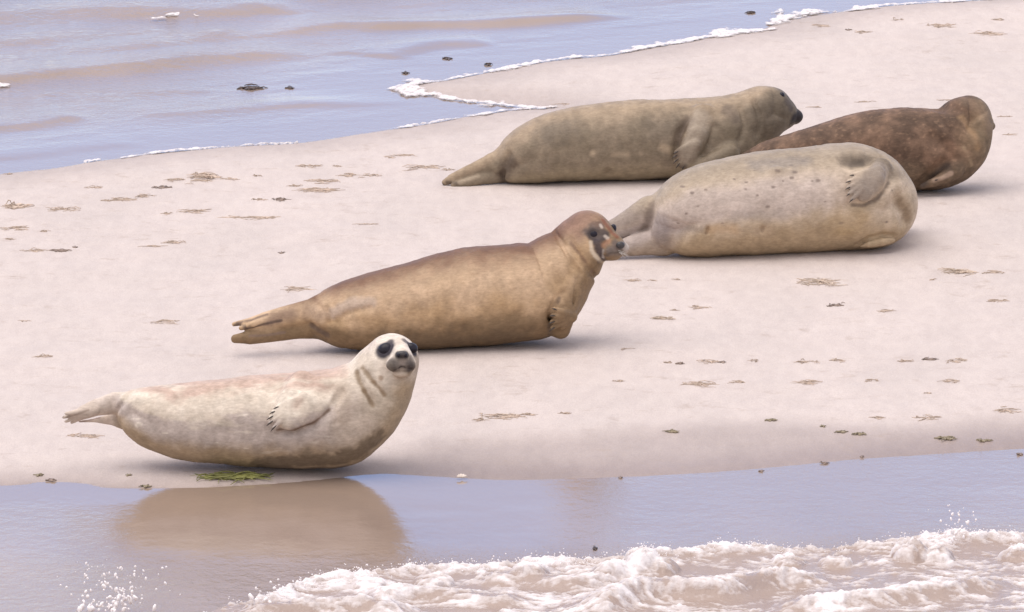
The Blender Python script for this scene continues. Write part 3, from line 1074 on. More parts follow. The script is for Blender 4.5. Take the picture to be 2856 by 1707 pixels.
def coat_b(q, t, n1, n2_, V):
    c = mixc((0.40, 0.275, 0.16), (0.49, 0.355, 0.235), sstep(-0.4, 0.5, n1))
    up = sstep(-0.1, 0.45, q + 0.15 * n1)
    c = c * (1 - 0.5 * up[:, None]) + np.array((0.50, 0.375, 0.275)) * 0.5 * up[:, None]
    back = sstep(0.55, 1.05, q + 0.22 * n1 + 0.1 * n2_)
    c = c * (1 - 0.95 * back[:, None]) + np.array((0.13, 0.065, 0.04)) * 0.95 * back[:, None]
    low = 1 - sstep(-0.5, 0.02, q + 0.25 * n1)  # dark underside: wet fur, with belly shade put into the coat colour
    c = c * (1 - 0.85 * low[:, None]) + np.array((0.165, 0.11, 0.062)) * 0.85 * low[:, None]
    wr = sstep(0.25, 0.5, fbm(V * np.array([30, 75, 60]) + 8.8, 3))
    c = c * (1 - 0.3 * wr[:, None]) + np.array((0.27, 0.18, 0.11)) * 0.3 * wr[:, None]
    head = sstep(0.88, 0.95, t) * sstep(0.1, 0.6, q + 0.2 * n1)
    c = c * (1 - 0.8 * head[:, None]) + np.array((0.26, 0.16, 0.12)) * 0.8 * head[:, None]
    return np.array((1.06, 1.04, 1.0)) * c * (1 + 0.28 * n2_[:, None] + 0.08 * n1[:, None])


B.paint([(1000, 820), (1250, 815), (1450, 800), (1750, 770)], 75, (0.15, 0.105, 0.065), 0.8, 0.75, 0.9)  # same belly band: wet fur and underside shade painted together
B.paint([(1500, 700), (1800, 690)], 30, (0.26, 0.18, 0.105), 1.0, 0.6, 1.0)
B.paint([(680, 650), (760, 600), (900, 580)], 30, (0.52, 0.43, 0.37), 0.7, 0.55, 0.6)
B.paint([(620, 660), (540, 640)], 40, (0.31, 0.22, 0.16), 0.8, 0.6, 0.5)
B.paint([(430, 650), (330, 690)], 40, (0.22, 0.15, 0.115), 0.8, 0.6, 0.5)
B.paint([(300, 655), (210, 690), (130, 705)], 8, (0.16, 0.11, 0.09), 0.6, 0.8, 0.3)  # gap shade between hind digits painted as dark lines, also the two below
B.paint([(380, 690), (280, 712), (180, 738)], 9, (0.10, 0.07, 0.06), 0.6, 0.85, 0.3)
B.paint([(400, 760), (300, 775), (200, 780)], 8, (0.2, 0.14, 0.11), 0.6, 0.7, 0.3)
B.paint([(120, 720), (200, 732)], 13, (0.12, 0.09, 0.08), 0.5, 0.7, 0.3)
B.paint([(560, 715), (600, 745), (650, 775)], 16, (0.12, 0.08, 0.06), 0.6, 0.8, 0.3)  # hip crease shade painted along its groove
B.paint([(1930, 770), (1935, 660), (1985, 565)], 14, (0.14, 0.10, 0.07), 0.6, 0.75, 0.3)  # armpit shade painted into the coat
B.paint([HB(400, 420), HB(520, 570), HB(640, 760)], 11, (0.2, 0.13, 0.09), 0.7, 0.7, 0.5)  # neck crease shade painted over the carved fold
B.paint([HB(560, 310), HB(620, 250), HB(680, 235)], 30, (0.10, 0.08, 0.075), 0.5, 0.85, 0.6)
B.paint([HB(620, 335), HB(705, 335)], 42, (0.055, 0.046, 0.05), 0.35, 0.9, 0.2)
B.paint([HB(655, 410), HB(680, 480), HB(700, 560)], 30, (0.07, 0.055, 0.06), 0.5, 0.9, 0.7)
B.paint([HB(740, 540), HB(800, 470)], 16, (0.10, 0.08, 0.075), 0.7, 0.75, 0.9)
B.paint([HB(430, 180), HB(560, 150), HB(690, 170)], 60, (0.20, 0.115, 0.08), 0.8, 0.7, 0.6)
B.paint([HB(588, 410), HB(600, 490), HB(660, 565), HB(740, 612)], 12, (0.68, 0.58, 0.45), 0.6, 0.9, 0.6)
B.paint([HB(720, 490), HB(715, 560)], 9, (0.6, 0.55, 0.5), 0.7, 0.7, 0.6)
B.paint([HB(760, 370), HB(735, 350)], 9, (0.58, 0.5, 0.43), 0.7, 0.7, 0.5)
B.paint([HB(940, 400), HB(960, 450)], 14, (0.6, 0.54, 0.48), 0.7, 0.7, 0.5)
B.paint([HB(715, 195), HB(780, 290), HB(850, 350)], 15, (0.21, 0.085, 0.05), 0.4, 0.8, 0.2)
B.paint([HB(690, 240), HB(700, 260)], 9, (0.6, 0.52, 0.45), 0.6, 0.7, 0.3)
B.paint([HB(770, 400), HB(720, 440)], 16, (0.33, 0.17, 0.1), 0.6, 0.7, 0.3)
B.paint([HB(770, 500), HB(860, 475)], 40, (0.17, 0.14, 0.125), 0.6, 0.85, 0.7)
B.paint([HB(830, 420), HB(850, 450)], 22, (0.12, 0.09, 0.08), 0.6, 0.8, 0.5)
B.paint([HB(930, 460), HB(945, 500)], 16, (0.5, 0.44, 0.4), 0.6, 0.7, 0.4)
B.paint([HB(825, 270), HB(845, 285)], 14, (0.04, 0.03, 0.035), 0.4, 0.9, 0.1)
B.paint([HB(770, 516), HB(830, 512), HB(880, 502)], 6, (0.08, 0.06, 0.05), 0.7, 0.7, 0.5)
p = B.hit(*HB(630, 332))
B.eyes.append((p + np.array([-0.002, 0, 0.0105]), 0.0165, (1.15, 0.9, 0.9)))
p = B.hit(*HB(832, 275))
B.eyes.append((p + np.array([-0.004, 0, 0.006]), 0.0125, (0.8, 0.9, 1.15)))
whiskers(B, HB(870, 500), -0.35, 6, 60, 0.4, 0)


def nose_b(root, cv):
    p = B.hit(*HB(880, 440))
    ico('nose', M_NOSE, root, cv(p + np.array([0.002, 0, 0.003])), 0.0135, (1.1, 0.8, 0.9))


B.extra.append(nose_b)
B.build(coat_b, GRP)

# ---- the olive-grey seal at the back, facing right
C = Seal('olive grey seal farthest left at the back, in profile with dark snout facing right', (1180, 220, 0.45107),
         [(600, 642), (1550, 614)],
         [(530, 535, 106), (650, 470, 172), (800, 426, 210), (1000, 400, 229), (1250, 379, 242), (1500, 371, 243), (1730, 365, 245), (1880, 335, 232),
          (1990, 275, 196), (2085, 222, 174), (2140, 190, 141)], FUR_SLEEK)
C.chain([(2180, 205, 108, 0.0), (2240, 222, 80, 0.0), (2296, 232, 50, 0.0)], k=0.03, lift=False)
C.blob(2318, 232, (26, 24, 30), w=0.0, k=0.012)
C.chain([(2325, 262, 4, -0.025), (2260, 278, 4, -0.045)], k=0.006, sub=True, lift=False)
C.chain([(1570, 480, 16, 0.0), (1590, 350, 26, 0.0), (1650, 270, 20, 0.0)], k=0.03, sub=True)
C.chain([(1960, 180, 6, 0.0), (1990, 280, 9, 0.0), (1960, 380, 6, 0.0)], k=0.02, sub=True)
C.chain([(2040, 130, 6, 0.0), (2080, 240, 9, 0.0), (2070, 340, 6, 0.0)], k=0.02, sub=True)
C.chain([(1790, 300, 12, 0.0), (1760, 400, 10, 0.0)], k=0.025, sub=True)
C.chain([(1730, 230, 75, -0.02), (1690, 350, 70, 0.0), (1640, 460, 62, 0.01), (1620, 510, 50, 0.016)], k=0.022, flat=0.65)
C.digits((1680, 400), [(1562, 452), (1556, 478), (1562, 506), (1576, 532), (1610, 540)], 40, 24, 12, lift0=0.014, lift1=0.032, k=0.003, claw_len=22)
C.chain([(500, 640, 12, 0.0), (490, 560, 16, 0.0), (530, 470, 10, 0.0)], k=0.022, sub=True)
C.chain([(560, 500, 92, 0.0), (430, 520, 62, 0.0), (300, 570, 44, -0.01), (180, 618, 32, -0.01), (135, 640, 20, -0.01)], k=0.022, flat=0.7, lift=False)
C.chain([(500, 600, 42, 0.0), (380, 616, 36, -0.02), (270, 642, 28, -0.03), (190, 655, 18, -0.03)], k=0.010, flat=0.7, lift=False)
C.chain([(1900, 460, 60, 0.01), (1780, 510, 44, 0.03), (1690, 545, 30, 0.03)], k=0.02, flat=0.8)


def coat_c(q, t, n1, n2_, V):
    c = mixc((0.185, 0.14, 0.09), (0.27, 0.205, 0.14), sstep(-0.8, 0.9, n1))
    back = sstep(0.45, 0.95, q + 0.25 * n1)
    c = c * (1 - 0.7 * back[:, None]) + np.array((0.37, 0.265, 0.17)) * 0.7 * back[:, None]
    low = 1 - sstep(-0.75, -0.3, q + 0.25 * n1)
    c = c * (1 - 0.8 * low[:, None]) + np.array((0.33, 0.255, 0.16)) * 0.8 * low[:, None]
    front = sstep(0.72, 0.9, t) * (1 - back)
    c = c * (1 - 0.75 * front[:, None]) + np.array((0.12, 0.09, 0.062)) * 0.75 * front[:, None]
    return np.array((1.04, 1.10, 1.18)) * c * (1 + 0.3 * n2_[:, None] + 0.05 * n1[:, None])


C.paint([(540, 520), (500, 580), (510, 640)], 40, (0.09, 0.065, 0.05), 0.7, 0.75, 0.5)  # tail-root crease: its shade is painted into the coat
C.paint([(1560, 470), (1590, 350), (1640, 270)], 36, (0.12, 0.085, 0.065), 0.8, 0.75, 0.4)  # shade behind the fore flipper painted along the armpit groove
C.paint([(1420, 300), (1560, 280)], 70, (0.15, 0.12, 0.09), 0.9, 0.5, 0.6)
C.paint([(900, 300), (760, 330)], 70, (0.17, 0.14, 0.11), 0.9, 0.5, 0.6)
C.paint([(1052, 462)], 16, (0.46, 0.36, 0.25), 0.9, 0.7, 0.8)
C.paint([(1180, 466), (1260, 468)], 14, (0.42, 0.33, 0.23), 1.0, 0.45, 1.6)
C.paint([(1480, 425), (1530, 440)], 22, (0.45, 0.35, 0.24), 0.8, 0.6, 0.5)
C.paint([(1345, 460)], 12, (0.42, 0.33, 0.24), 1.0, 0.4, 1.4)
C.paint([(1140, 560)], 22, (0.15, 0.11, 0.07), 0.7, 0.7, 0.8)
C.paint([(1720, 240), (1690, 350), (1640, 470)], 58, (0.36, 0.30, 0.235), 0.5, 0.7, 0.4)
C.paint([(1880, 190), (1930, 240)], 36, (0.13, 0.10, 0.08), 0.8, 0.6, 0.5)
C.paint([(1610, 545), (1580, 545)], 22, (0.10, 0.075, 0.06), 0.6, 0.7, 0.4)
C.paint([(2300, 245), (2330, 235)], 40, (0.03, 0.025, 0.03), 0.5, 0.95, 0.3)
C.paint([(2250, 140), (2275, 180)], 22, (0.09, 0.07, 0.06), 0.6, 0.7, 0.3)
C.paint([(2228, 97)], 13, (0.03, 0.025, 0.028), 0.4, 0.9, 0.2)
C.paint([(150, 640), (220, 648)], 12, (0.08, 0.06, 0.05), 0.6, 0.6, 0.3)
C.paint([(230, 640), (340, 600)], 13, (0.42, 0.34, 0.25), 0.7, 0.6, 0.4)
C.paint([(118, 655)], 14, (0.05, 0.04, 0.035), 0.5, 0.9, 0.2)
p = C.hit(2226, 104)
C.eyes.append((p + np.array([-0.004, 0.0, 0.006]), 0.012, (0.9, 0.9, 1.0)))
p = C.P(2338, 236, 0.0)
C.extra.append(lambda root, cv: ico('nose', M_NOSE, root, cv(C.P(2334, 232, -0.004)), 0.011, (0.85, 1.1, 1.0)))
C.build(coat_c, GRP)

# ---- the russet seal at the back right, head turned away
D = Seal('russet brown seal at the far right, seen from behind with head turned away', (2060, 220, 0.32058),
         [(500, 985), (1620, 966)],
         [(-260, 905, 78), (-60, 820, 112), (150, 765, 155), (300, 722, 192), (600, 668, 232), (900, 640, 290), (1150, 622, 340), (1400, 611, 355), (1600, 611, 355), (1740, 608, 347),
          (1870, 560, 312), (1945, 430, 262), (1990, 335, 186, 1.0, 0.02)], FUR_DRY)
D.chain([(2030, 350, 160, 0.05), (2110, 395, 110, 0.09), (2190, 410, 42, 0.10)], k=0.04, lift=False)
D.chain([(1740, 240, 14, 0.0), (1850, 250, 18, 0.0), (1960, 300, 14, 0.0), (2060, 430, 10, 0.0)], k=0.05, sub=True)
D.chain([(1700, 520, 16, 0.0), (1810, 610, 24, 0.0), (1850, 690, 22, 0.0), (1800, 760, 22, 0.0)], k=0.05, sub=True)
D.chain([(1580, 925, 34, 0.0), (1690, 850, 40, 0.0), (1800, 770, 30, 0.0)], k=0.05, sub=True)
D.chain([(1880, 800, 62, -0.01), (1790, 860, 56, 0.0), (1690, 905, 40, 0.02), (1600, 935, 26, 0.03)], k=0.02, flat=0.7)
D.digits((1840, 850), [(1720, 878), (1690, 906), (1670, 930)], 40, 26, 13, lift0=0.0, lift1=0.02, k=0.006, claw_len=14)


def coat_d(q, t, n1, n2_, V):
    c = mixc((0.105, 0.062, 0.042), (0.19, 0.112, 0.075), sstep(-0.35, 0.4, n1))
    fl = sstep(0.1, 0.5, fbm(V * np.array([55, 90, 90]) + 2.0, 3))
    c = c * (1 - 0.4 * fl[:, None]) + np.array((0.33, 0.20, 0.13)) * 0.4 * fl[:, None]
    ch = sstep(0.78, 0.9, t) * sstep(0.5, -0.2, q + 0.3 * n1)
    c = c * (1 - 0.5 * ch[:, None]) + np.array((0.29, 0.20, 0.12)) * 0.5 * ch[:, None]
    low = 1 - sstep(-0.55, 0.0, q + 0.3 * n1)
    c = c * (1 - 0.5 * low[:, None]) + np.array((0.165, 0.12, 0.08)) * 0.5 * low[:, None]
    return np.array((0.95, 1.0, 1.0)) * c * (1 + 0.6 * n2_[:, None] + 0.14 * n1[:, None])


D.paint([(1600, 920), (1700, 850), (1810, 760)], 40, (0.05, 0.036, 0.03), 0.7, 0.8, 0.4)  # shaded opening behind the flipper, painted dark
D.paint([(1700, 880), (1760, 865), (1850, 825)], 20, (0.40, 0.29, 0.22), 0.6, 0.7, 0.5)
D.paint([(1940, 340), (2040, 480), (2080, 600)], 30, (0.35, 0.225, 0.125), 0.9, 0.55, 0.6)
D.paint([(2000, 200), (2130, 300), (2170, 420)], 60, (0.24, 0.17, 0.12), 0.9, 0.5, 0.4)
D.paint([(1960, 600), (2030, 750)], 16, (0.42, 0.31, 0.2), 0.9, 0.5, 0.8)
D.build(coat_d, GRP)

# ---- the big pale seal lying with its belly to us
E = Seal('stout pale grey seal with spotted belly towards us and head hidden', (1680, 380, 0.37857),
         [(500, 884), (1950, 818)],
         [(505, 655, 176), (590, 610, 245), (690, 566, 310), (900, 527, 346), (1200, 490, 369), (1500, 465, 375), (1750, 447, 384), (1880, 449, 378), (1985, 490, 328)], FUR_SLEEK, vox=0.004)
E.blob(2090, 470, (225, 230, 190), w=0.16, k=0.06)
E.blob(2120, 470, (140, 130, 150), w=0.30, k=0.06)
E.chain([(1800, 190, 22, 0.0), (1930, 180, 26, 0.0), (2060, 190, 22, 0.0), (2120, 290, 14, 0.0)], k=0.05, sub=True)
E.chain([(1820, 500, 9, 0.0), (1920, 512, 10, 0.0), (2020, 455, 12, 0.0), (2100, 340, 12, 0.0)], k=0.025, sub=True)
E.chain([(2170, 480, 20, 0.0), (2230, 560, 26, 0.0), (2240, 620, 18, 0.0)], k=0.05, sub=True)
E.chain([(2050, 240, 80, -0.03), (2000, 330, 84, 0.010), (1930, 415, 70, 0.016)], k=0.010, flat=0.6)
E.digits((2030, 270), [(1842, 285), (1812, 332), (1810, 378), (1816, 422), (1835, 466)], 50, 30, 15, lift0=0.012, lift1=0.036, kn=0.6, k=0.003, claw_len=24, flat=0.8)
E.chain([(2130, 760, 30, 0.016), (2060, 770, 38, 0.018), (1960, 792, 30, 0.018), (1890, 810, 14, 0.016)], k=0.010, flat=0.8)
E.chain([(1880, 800, 8, 0.0), (1960, 755, 9, 0.0), (2060, 728, 9, 0.0), (2140, 735, 8, 0.0)], k=0.02, sub=True)
E.chain([(330, 700, 22, 0.0), (350, 600, 26, 0.0), (390, 500, 14, 0.0)], k=0.03, sub=True)
E.chain([(520, 560, 200, 0.02), (350, 558, 120, 0.03), (200, 640, 100, 0.04), (80, 700, 84, 0.05), (-30, 740, 60, 0.05)], k=0.014, flat=0.7, lift=False)
E.chain([(460, 770, 110, 0.0), (330, 785, 90, 0.0), (220, 806, 76, 0.0), (120, 830, 58, 0.0), (0, 856, 36, 0.0)], k=0.010, flat=0.7, lift=False)
E.blob(1180, 685, (16, 22, 16), lift=0.0, k=0.012, sub=True)
E.blob(775, 692, (14, 28, 16), lift=0.0, k=0.012, sub=True)
E.blob(1285, 250, (44, 26, 22), lift=-0.002, k=0.02)


def coat_e(q, t, n1, n2_, V):
    c = mixc((0.42, 0.345, 0.26), (0.50, 0.42, 0.335), sstep(-0.4, 0.5, n1))
    mid = sstep(-0.25, 0.15, q + 0.2 * n1) * (1 - sstep(0.5, 0.8, q + 0.2 * n1)) * (1 - sstep(0.6, 0.8, t))
    c = c * (1 - 0.7 * mid[:, None]) + np.array((0.46, 0.40, 0.375)) * 0.7 * mid[:, None]
    top = sstep(0.6, 0.95, q + 0.2 * n1)
    c = c * (1 - 0.7 * top[:, None]) + np.array((0.24, 0.20, 0.155)) * 0.7 * top[:, None]
    tan = (1 - sstep(-0.5, 0.0, q + 0.3 * n1))
    c = c * (1 - 0.75 * tan[:, None]) + np.array((0.36, 0.27, 0.165)) * 0.75 * tan[:, None]
    rear = 1 - sstep(0.02, 0.16, t + 0.06 * n1)
    c = c * (1 - 0.45 * rear[:, None]) + np.array((0.28, 0.24, 0.235)) * 0.45 * rear[:, None]
    return np.array((1.08, 1.06, 1.04)) * c * (1 + 0.2 * n2_[:, None] + 0.12 * n1[:, None])


spots = [(590, 372, 14), (660, 420, 11), (1260, 375, 13), (1395, 306, 13), (1060, 338, 9), (1055, 390, 11), (1140, 436, 10), (1590, 326, 12), (970, 316, 9),
         (1760, 640, 14), (760, 396, 9), (705, 515, 8), (1420, 262, 11), (1250, 190, 12), (1390, 215, 12), (1480, 180, 11), (1330, 330, 7), (1545, 330, 7), (620, 570, 8),
         (2095, 632, 8), (1640, 480, 7), (1220, 520, 12), (560, 640, 8), (1290, 255, 15), (885, 640, 8), (2130, 400, 9), (1120, 250, 8)]
for (sx, sy, sr) in spots:
    E.paint([(sx - sr * 0.5, sy), (sx + sr * 0.5, sy)], sr * 0.85, (0.17, 0.13, 0.11), 0.6, 0.75, 0.6)
E.paint([(1180, 675), (1178, 698)], 14, (0.19, 0.13, 0.08), 0.7, 0.8, 0.4)
E.paint([(780, 672), (768, 712)], 12, (0.16, 0.11, 0.07), 0.6, 0.8, 0.4)
E.paint([(800, 690), (840, 680), (930, 680), (980, 690)], 34, (0.45, 0.30, 0.17), 0.9, 0.5, 0.6)
E.paint([(1760, 590), (1900, 600), (1800, 690)], 80, (0.42, 0.30, 0.16), 0.9, 0.5, 0.5)
E.paint([(1150, 690), (1220, 690)], 40, (0.46, 0.35, 0.25), 0.9, 0.4, 0.5)
E.paint([(980, 590), (1080, 580), (1350, 580)], 36, (0.30, 0.26, 0.24), 0.9, 0.4, 0.7)
E.paint([(1130, 205), (1300, 200), (1470, 180)], 60, (0.25, 0.22, 0.20), 0.8, 0.6, 0.6)
E.paint([(1800, 190), (1930, 175), (2060, 180), (2140, 280)], 54, (0.16, 0.13, 0.10), 0.9, 0.75, 0.4)  # crease shade above the flipper painted into the coat
E.paint([(1830, 215), (1900, 200)], 34, (0.09, 0.07, 0.055), 0.8, 0.8, 0.4)  # deeper shade painted at the darkest part of that crease
E.paint([(1840, 506), (1930, 508), (2030, 455), (2105, 345)], 13, (0.15, 0.115, 0.09), 0.9, 0.8, 0.4)  # shade along the flipper's lower edge painted in colour
E.paint([(2060, 230), (1960, 360), (1880, 430)], 85, (0.27, 0.225, 0.19), 0.5, 0.85, 0.3)
E.paint([(2180, 480), (2230, 540), (2245, 600)], 36, (0.20, 0.14, 0.085), 0.9, 0.8, 0.5)  # right-end fold: brown patch with crease shade painted in
E.paint([(370, 510), (345, 600), (300, 690)], 32, (0.14, 0.105, 0.085), 0.7, 0.7, 0.4)  # shade between body and hind flipper painted along the groove
E.paint([(440, 640), (430, 760)], 60, (0.22, 0.19, 0.19), 0.9, 0.5, 0.6)
E.paint([(640, 690), (720, 690)], 24, (0.23, 0.19, 0.16), 0.9, 0.5, 0.6)
E.build(coat_e, GRP)

# ------------------------------------------------------------------ foam along the far shoreline
def billow(x, y, f, seed, n=3, an=0.7):
    """rounded lumps with creased valleys"""
    out, a, t = 0, 1.0, 0
    for i in range(n):
        out = out + a * np.abs(pnoise(np.stack([x * f * 2 ** i, y * f * an * 2 ** i, np.full_like(x, seed + 7.7 * i)], 1)))
        t += a
        a *= 0.5
    return out / t


def foam_mesh(name, strips, seed, step=(0.005, 0.009), zoff=0.001, height=0.009, base=0.0):
    """ragged ribbons of foam; strips = [(traced line, widths in metres along it)]"""
    G = [(smooth_line(gpts(p), 6), w_) for p, w_ in strips]
    al = np.vstack([g_ for g_, _ in G])
    gx = np.arange(al[:, 0].min() - 0.12, al[:, 0].max() + 0.12, step[0])
    gy = np.arange(al[:, 1].min() - 0.25, al[:, 1].max() + 0.25, step[1])
    X, Y = np.meshgrid(gx, gy, indexing='ij')
    P = np.stack([X.ravel(), Y.ravel()], 1)
    x, y = P[:, 0], P[:, 1]
    m = np.full(len(P), -1.0)
    for g_, w_ in G:
        lo, hi = g_.min(0) - 0.3, g_.max(0) + 0.3
        k = np.where((P > lo).all(1) & (P < hi).all(1))[0]
        d, sg, arc = polydist(P[k], g_)
        wv = np.interp(arc, np.linspace(0, 1, len(w_)), w_) * 0.40
        wv = wv * (1 + 1.3 * n2(x[k], y[k], 4.0, 2.0, seed, 3))
        m[k] = np.maximum(m[k], 1 - d / np.maximum(wv, 0.006))
    k = np.where(m > -0.9)[0]
    f = np.full(len(P), -1.0)
    f[k] = m[k] + 1.3 * n2(x[k], y[k], 9, 5, seed + 1, 4) + 0.7 * n2(x[k], y[k], 36, 20, seed + 2, 3)
    cut = f > 0.12
    F = grid_faces(len(gx), len(gy))
    F = F[cut[F].any(1)]
    used = np.unique(F)
    xs, ys = x[used], y[used]
    zz, _, _, _ = sand_height(P[used], False)
    b_ = billow(xs, ys, 16, seed, 3)
    edge = sstep(0.1, 0.85, f[used])
    Z = np.maximum(zz, 0) + base + zoff + np.where(cut[used], 0.0012 + height * edge * (0.2 + 1.6 * b_), -0.01)
    remap = np.full(len(x), -1)
    remap[used] = np.arange(len(used))
    o = mesh_np(name, np.stack([xs, ys, Z], 1), remap[F], M_LACE)
    attr_f(o, 'foam', np.clip(0.15 + 0.75 * edge, 0, 1))
    return o


L1 = [([(3100, -20), (2900, -8), (2750, 1), (2600, 9), (2500, 15)], [0.06, 0.08, 0.07, 0.05]),
      ([(2490, 14), (2400, 25), (2365, 34)], [0.03, 0.20, 0.08]),
      ([(2330, 34), (2260, 36), (2200, 50), (2150, 68)], [0.06, 0.34, 0.32, 0.10]),
      ([(2150, 86), (2060, 90), (2000, 99), (1900, 118), (1800, 134), (1740, 146)], [0.08, 0.26, 0.16, 0.14, 0.12, 0.1]),
      ([(1760, 145), (1700, 155), (1620, 160), (1550, 168), (1450, 184), (1350, 205), (1280, 218)], [0.08, 0.13, 0.09, 0.10, 0.14, 0.14, 0.12]),
      ([(1290, 215), (1230, 228), (1180, 233), (1128, 244), (1150, 256), (1200, 264), (1255, 278)], [0.10, 0.17, 0.18, 0.10, 0.20, 0.14, 0.07]),
      ([(1235, 272), (1300, 283), (1360, 287), (1440, 298), (1530, 303)], [0.05, 0.04, 0.16, 0.09, 0.03]),
      ([(1560, 301), (1450, 308), (1400, 312), (1300, 328), (1200, 346), (1180, 350)], [0.03, 0.06, 0.07, 0.08, 0.06, 0.03]),
      ([(1155, 353), (1105, 360)], [0.05, 0.07])]
fo = foam_mesh('sea_foam', L1, 3.0)
tag(fo, 'lacy white foam line washing along the far edge of the sandbank', 'foam', kind='stuff')
L2 = [([(830, 400), (700, 407), (600, 414), (480, 424), (420, 431), (350, 442)], [0.02, 0.04, 0.05, 0.08, 0.09, 0.06]),
      ([(278, 446), (242, 453)], [0.05, 0.08]), ([(-20, 236), (18, 241)], [0.14, 0.06])]
fo = foam_mesh('sea_foam', L2, 11.0)
tag(fo, 'thin white foam line on the left shore behind the scattered seaweed', 'foam', kind='stuff')
L3 = [([(395, 8), (430, 14), (465, 26)], [0.06, 0.16, 0.06]), ([(425, 62), (445, 60)], [0.10, 0.07]), ([(480, 52), (520, 46), (550, 54)], [0.05, 0.14, 0.05])]
fo = foam_mesh('sea_foam', L3, 17.0, zoff=0.012, height=0.010)
tag(fo, 'small broken whitecap on the farthest ripple at top left', 'foam', kind='stuff')

# ------------------------------------------------------------------ breaking wave in the foreground
CREST = [(300, 1860), (480, 1760), (600, 1700), (760, 1658), (880, 1618), (1000, 1602), (1200, 1580), (1350, 1575), (1500, 1568), (1800, 1552), (2050, 1530), (2300, 1524),
         (2580, 1506), (2856, 1492), (3200, 1475), (3800, 1455)]
gx = np.arange(-1.65, 1.95, 0.0040)
gy = np.arange(-5.6, -3.3, 0.0058)
X, Y = np.meshgrid(gx, gy, indexing='ij')
xf, yf = X.ravel(), Y.ravel()
P = np.stack([xf, yf], 1)
cr = smooth_line(gpts(CREST, 0.02), 5)
yc = np.interp(xf, cr[:, 0], cr[:, 1], left=-9)
zero = np.zeros_like(xf)
yc = yc + 0.05 * n2(xf, zero, 4.0, 1, 4.2, 3) + 0.020 * n2(xf, zero, 17.0, 1, 8.2, 2)
s = yc - yf                                    # metres in front of the leading edge (towards us)
body_ = sstep(0.0, 0.06, s)
wx = xf + 0.05 * n2(xf, yf, 5, 4, 31.0, 2)
wy = yf + 0.06 * n2(xf, yf, 5, 4, 37.0, 2)
var = 0.75 + 0.7 * n2(xf, zero, 3.0, 1, 12.2, 2)          # the lip rises and falls along its length
z = body_ * (0.010 + 0.030 * var * np.exp(-np.maximum(s - 0.06, 0) / 0.16)) + 0.016 * body_ * n2(wx, wy, 4.0, 4.0, 1.1, 3)
# crests inside the broken water
cres = np.zeros_like(z)
for pts, Am, wd in (([(1600, 1720), (1700, 1685), (1800, 1652), (2000, 1644), (2180, 1612), (2350, 1600)], 0.048, 0.07),
                    ([(1300, 1625), (1450, 1612), (1600, 1630), (1750, 1597), (1900, 1592)], 0.026, 0.06),
                    ([(1000, 1672), (1200, 1652), (1350, 1667), (1500, 1672)], 0.026, 0.06),
                    ([(2100, 1702), (2350, 1672), (2550, 1652), (2856, 1602)], 0.030, 0.07),
                    ([(640, 1730), (760, 1712), (900, 1704), (1040, 1706), (1150, 1720)], 0.045, 0.08)):
    gl = smooth_line(gpts(pts, 0.03), 5)
    gl = gl + 0.03 * np.stack([0 * gl[:, 0], n2(gl[:, 0], gl[:, 1], 6, 6, Am * 100, 2)], 1)
    d, sg, arc = polydist(P, gl)
    e_ = np.exp(-(d / np.where(sg > 0, wd * 1.3, wd * 0.6)) ** 2) * sstep(0, 0.2, arc) * (1 - sstep(0.8, 1, arc))
    z += Am * e_ * body_
    cres = np.maximum(cres, e_)
lip = np.exp(-(np.maximum(s - 0.03, 0) / 0.075) ** 2) * body_
big = n2(wx, wy, 2.6, 3.0, 5.1, 3)
lace = n2(wx, wy, 7, 14, 6.1, 5, 0.65)
fine = n2(wx, wy, 26, 46, 16.1, 3, 0.6)
foamv = 0.21 + 0.50 * big + 1.05 * lace + 0.60 * fine + 0.40 * lip * (0.4 + var * 0.7) + 0.26 * cres
heads = np.zeros_like(z)
for cxp, cyp, rp, hp in ((2540, 1545, 0.060, 0.060), (2620, 1548, 0.045, 0.045), (2840, 1545, 0.06, 0.035), (2200, 1560, 0.05, 0.022), (1790, 1580, 0.060, 0.045), (1850, 1585, 0.05, 0.03),
                         (1480, 1600, 0.055, 0.03), (1210, 1615, 0.06, 0.032), (1700, 1600, 0.05, 0.02), (1030, 1625, 0.05, 0.02), (2330, 1560, 0.05, 0.022)):
    gp = ground(cxp, cyp, 0.03)
    d = np.hypot(xf - gp[0], (yf - gp[1]) * 0.8) / rp
    hh = np.sqrt(np.clip(1 - d * d, 0, 1)) 
    hh = hh * (0.55 + 0.9 * np.abs(lace) + 0.3 * fine)
    heads = np.maximum(heads, hp * hh)
    foamv += 0.45 * hh
bl = billow(wx, wy, 15, 2.0, 4, 1.1)
bl2 = billow(wx, wy, 48, 5.0, 3, 1.1)
gate = sstep(0.15, 0.6, foamv)
Zf = z + (heads + gate * (0.026 * bl * (0.35 + lip + 0.6 * cres) + 0.010 * bl2)) * body_
keep = (s > -0.012)
Zf = np.where(s > 0.0, Zf + 0.002, -0.02)
# let the wave sink back to the flat sea at its outer limits
edge = sstep(-1.65, -1.35, xf) * (1 - sstep(1.73, 1.95, xf)) * sstep(-5.6, -5.25, yf)
Zf = np.where(s > 0, Zf * edge - 0.012 * (1 - edge), Zf)
F = grid_faces(len(gx), len(gy))
F = F[keep[F].any(1)]
used = np.unique(F)
remap = np.full(len(xf), -1); remap[used] = np.arange(len(used))
wave = mesh_np('breaking_wave', np.stack([xf, yf, Zf], 1)[used], remap[F], M_FOAM)
attr_f(wave, 'foam', np.clip(foamv + 0.5 * (bl - 0.25), 0, 1)[used])
tag(wave, 'low breaking wave of churned brown water and white foam in front', 'wave', kind='structure')


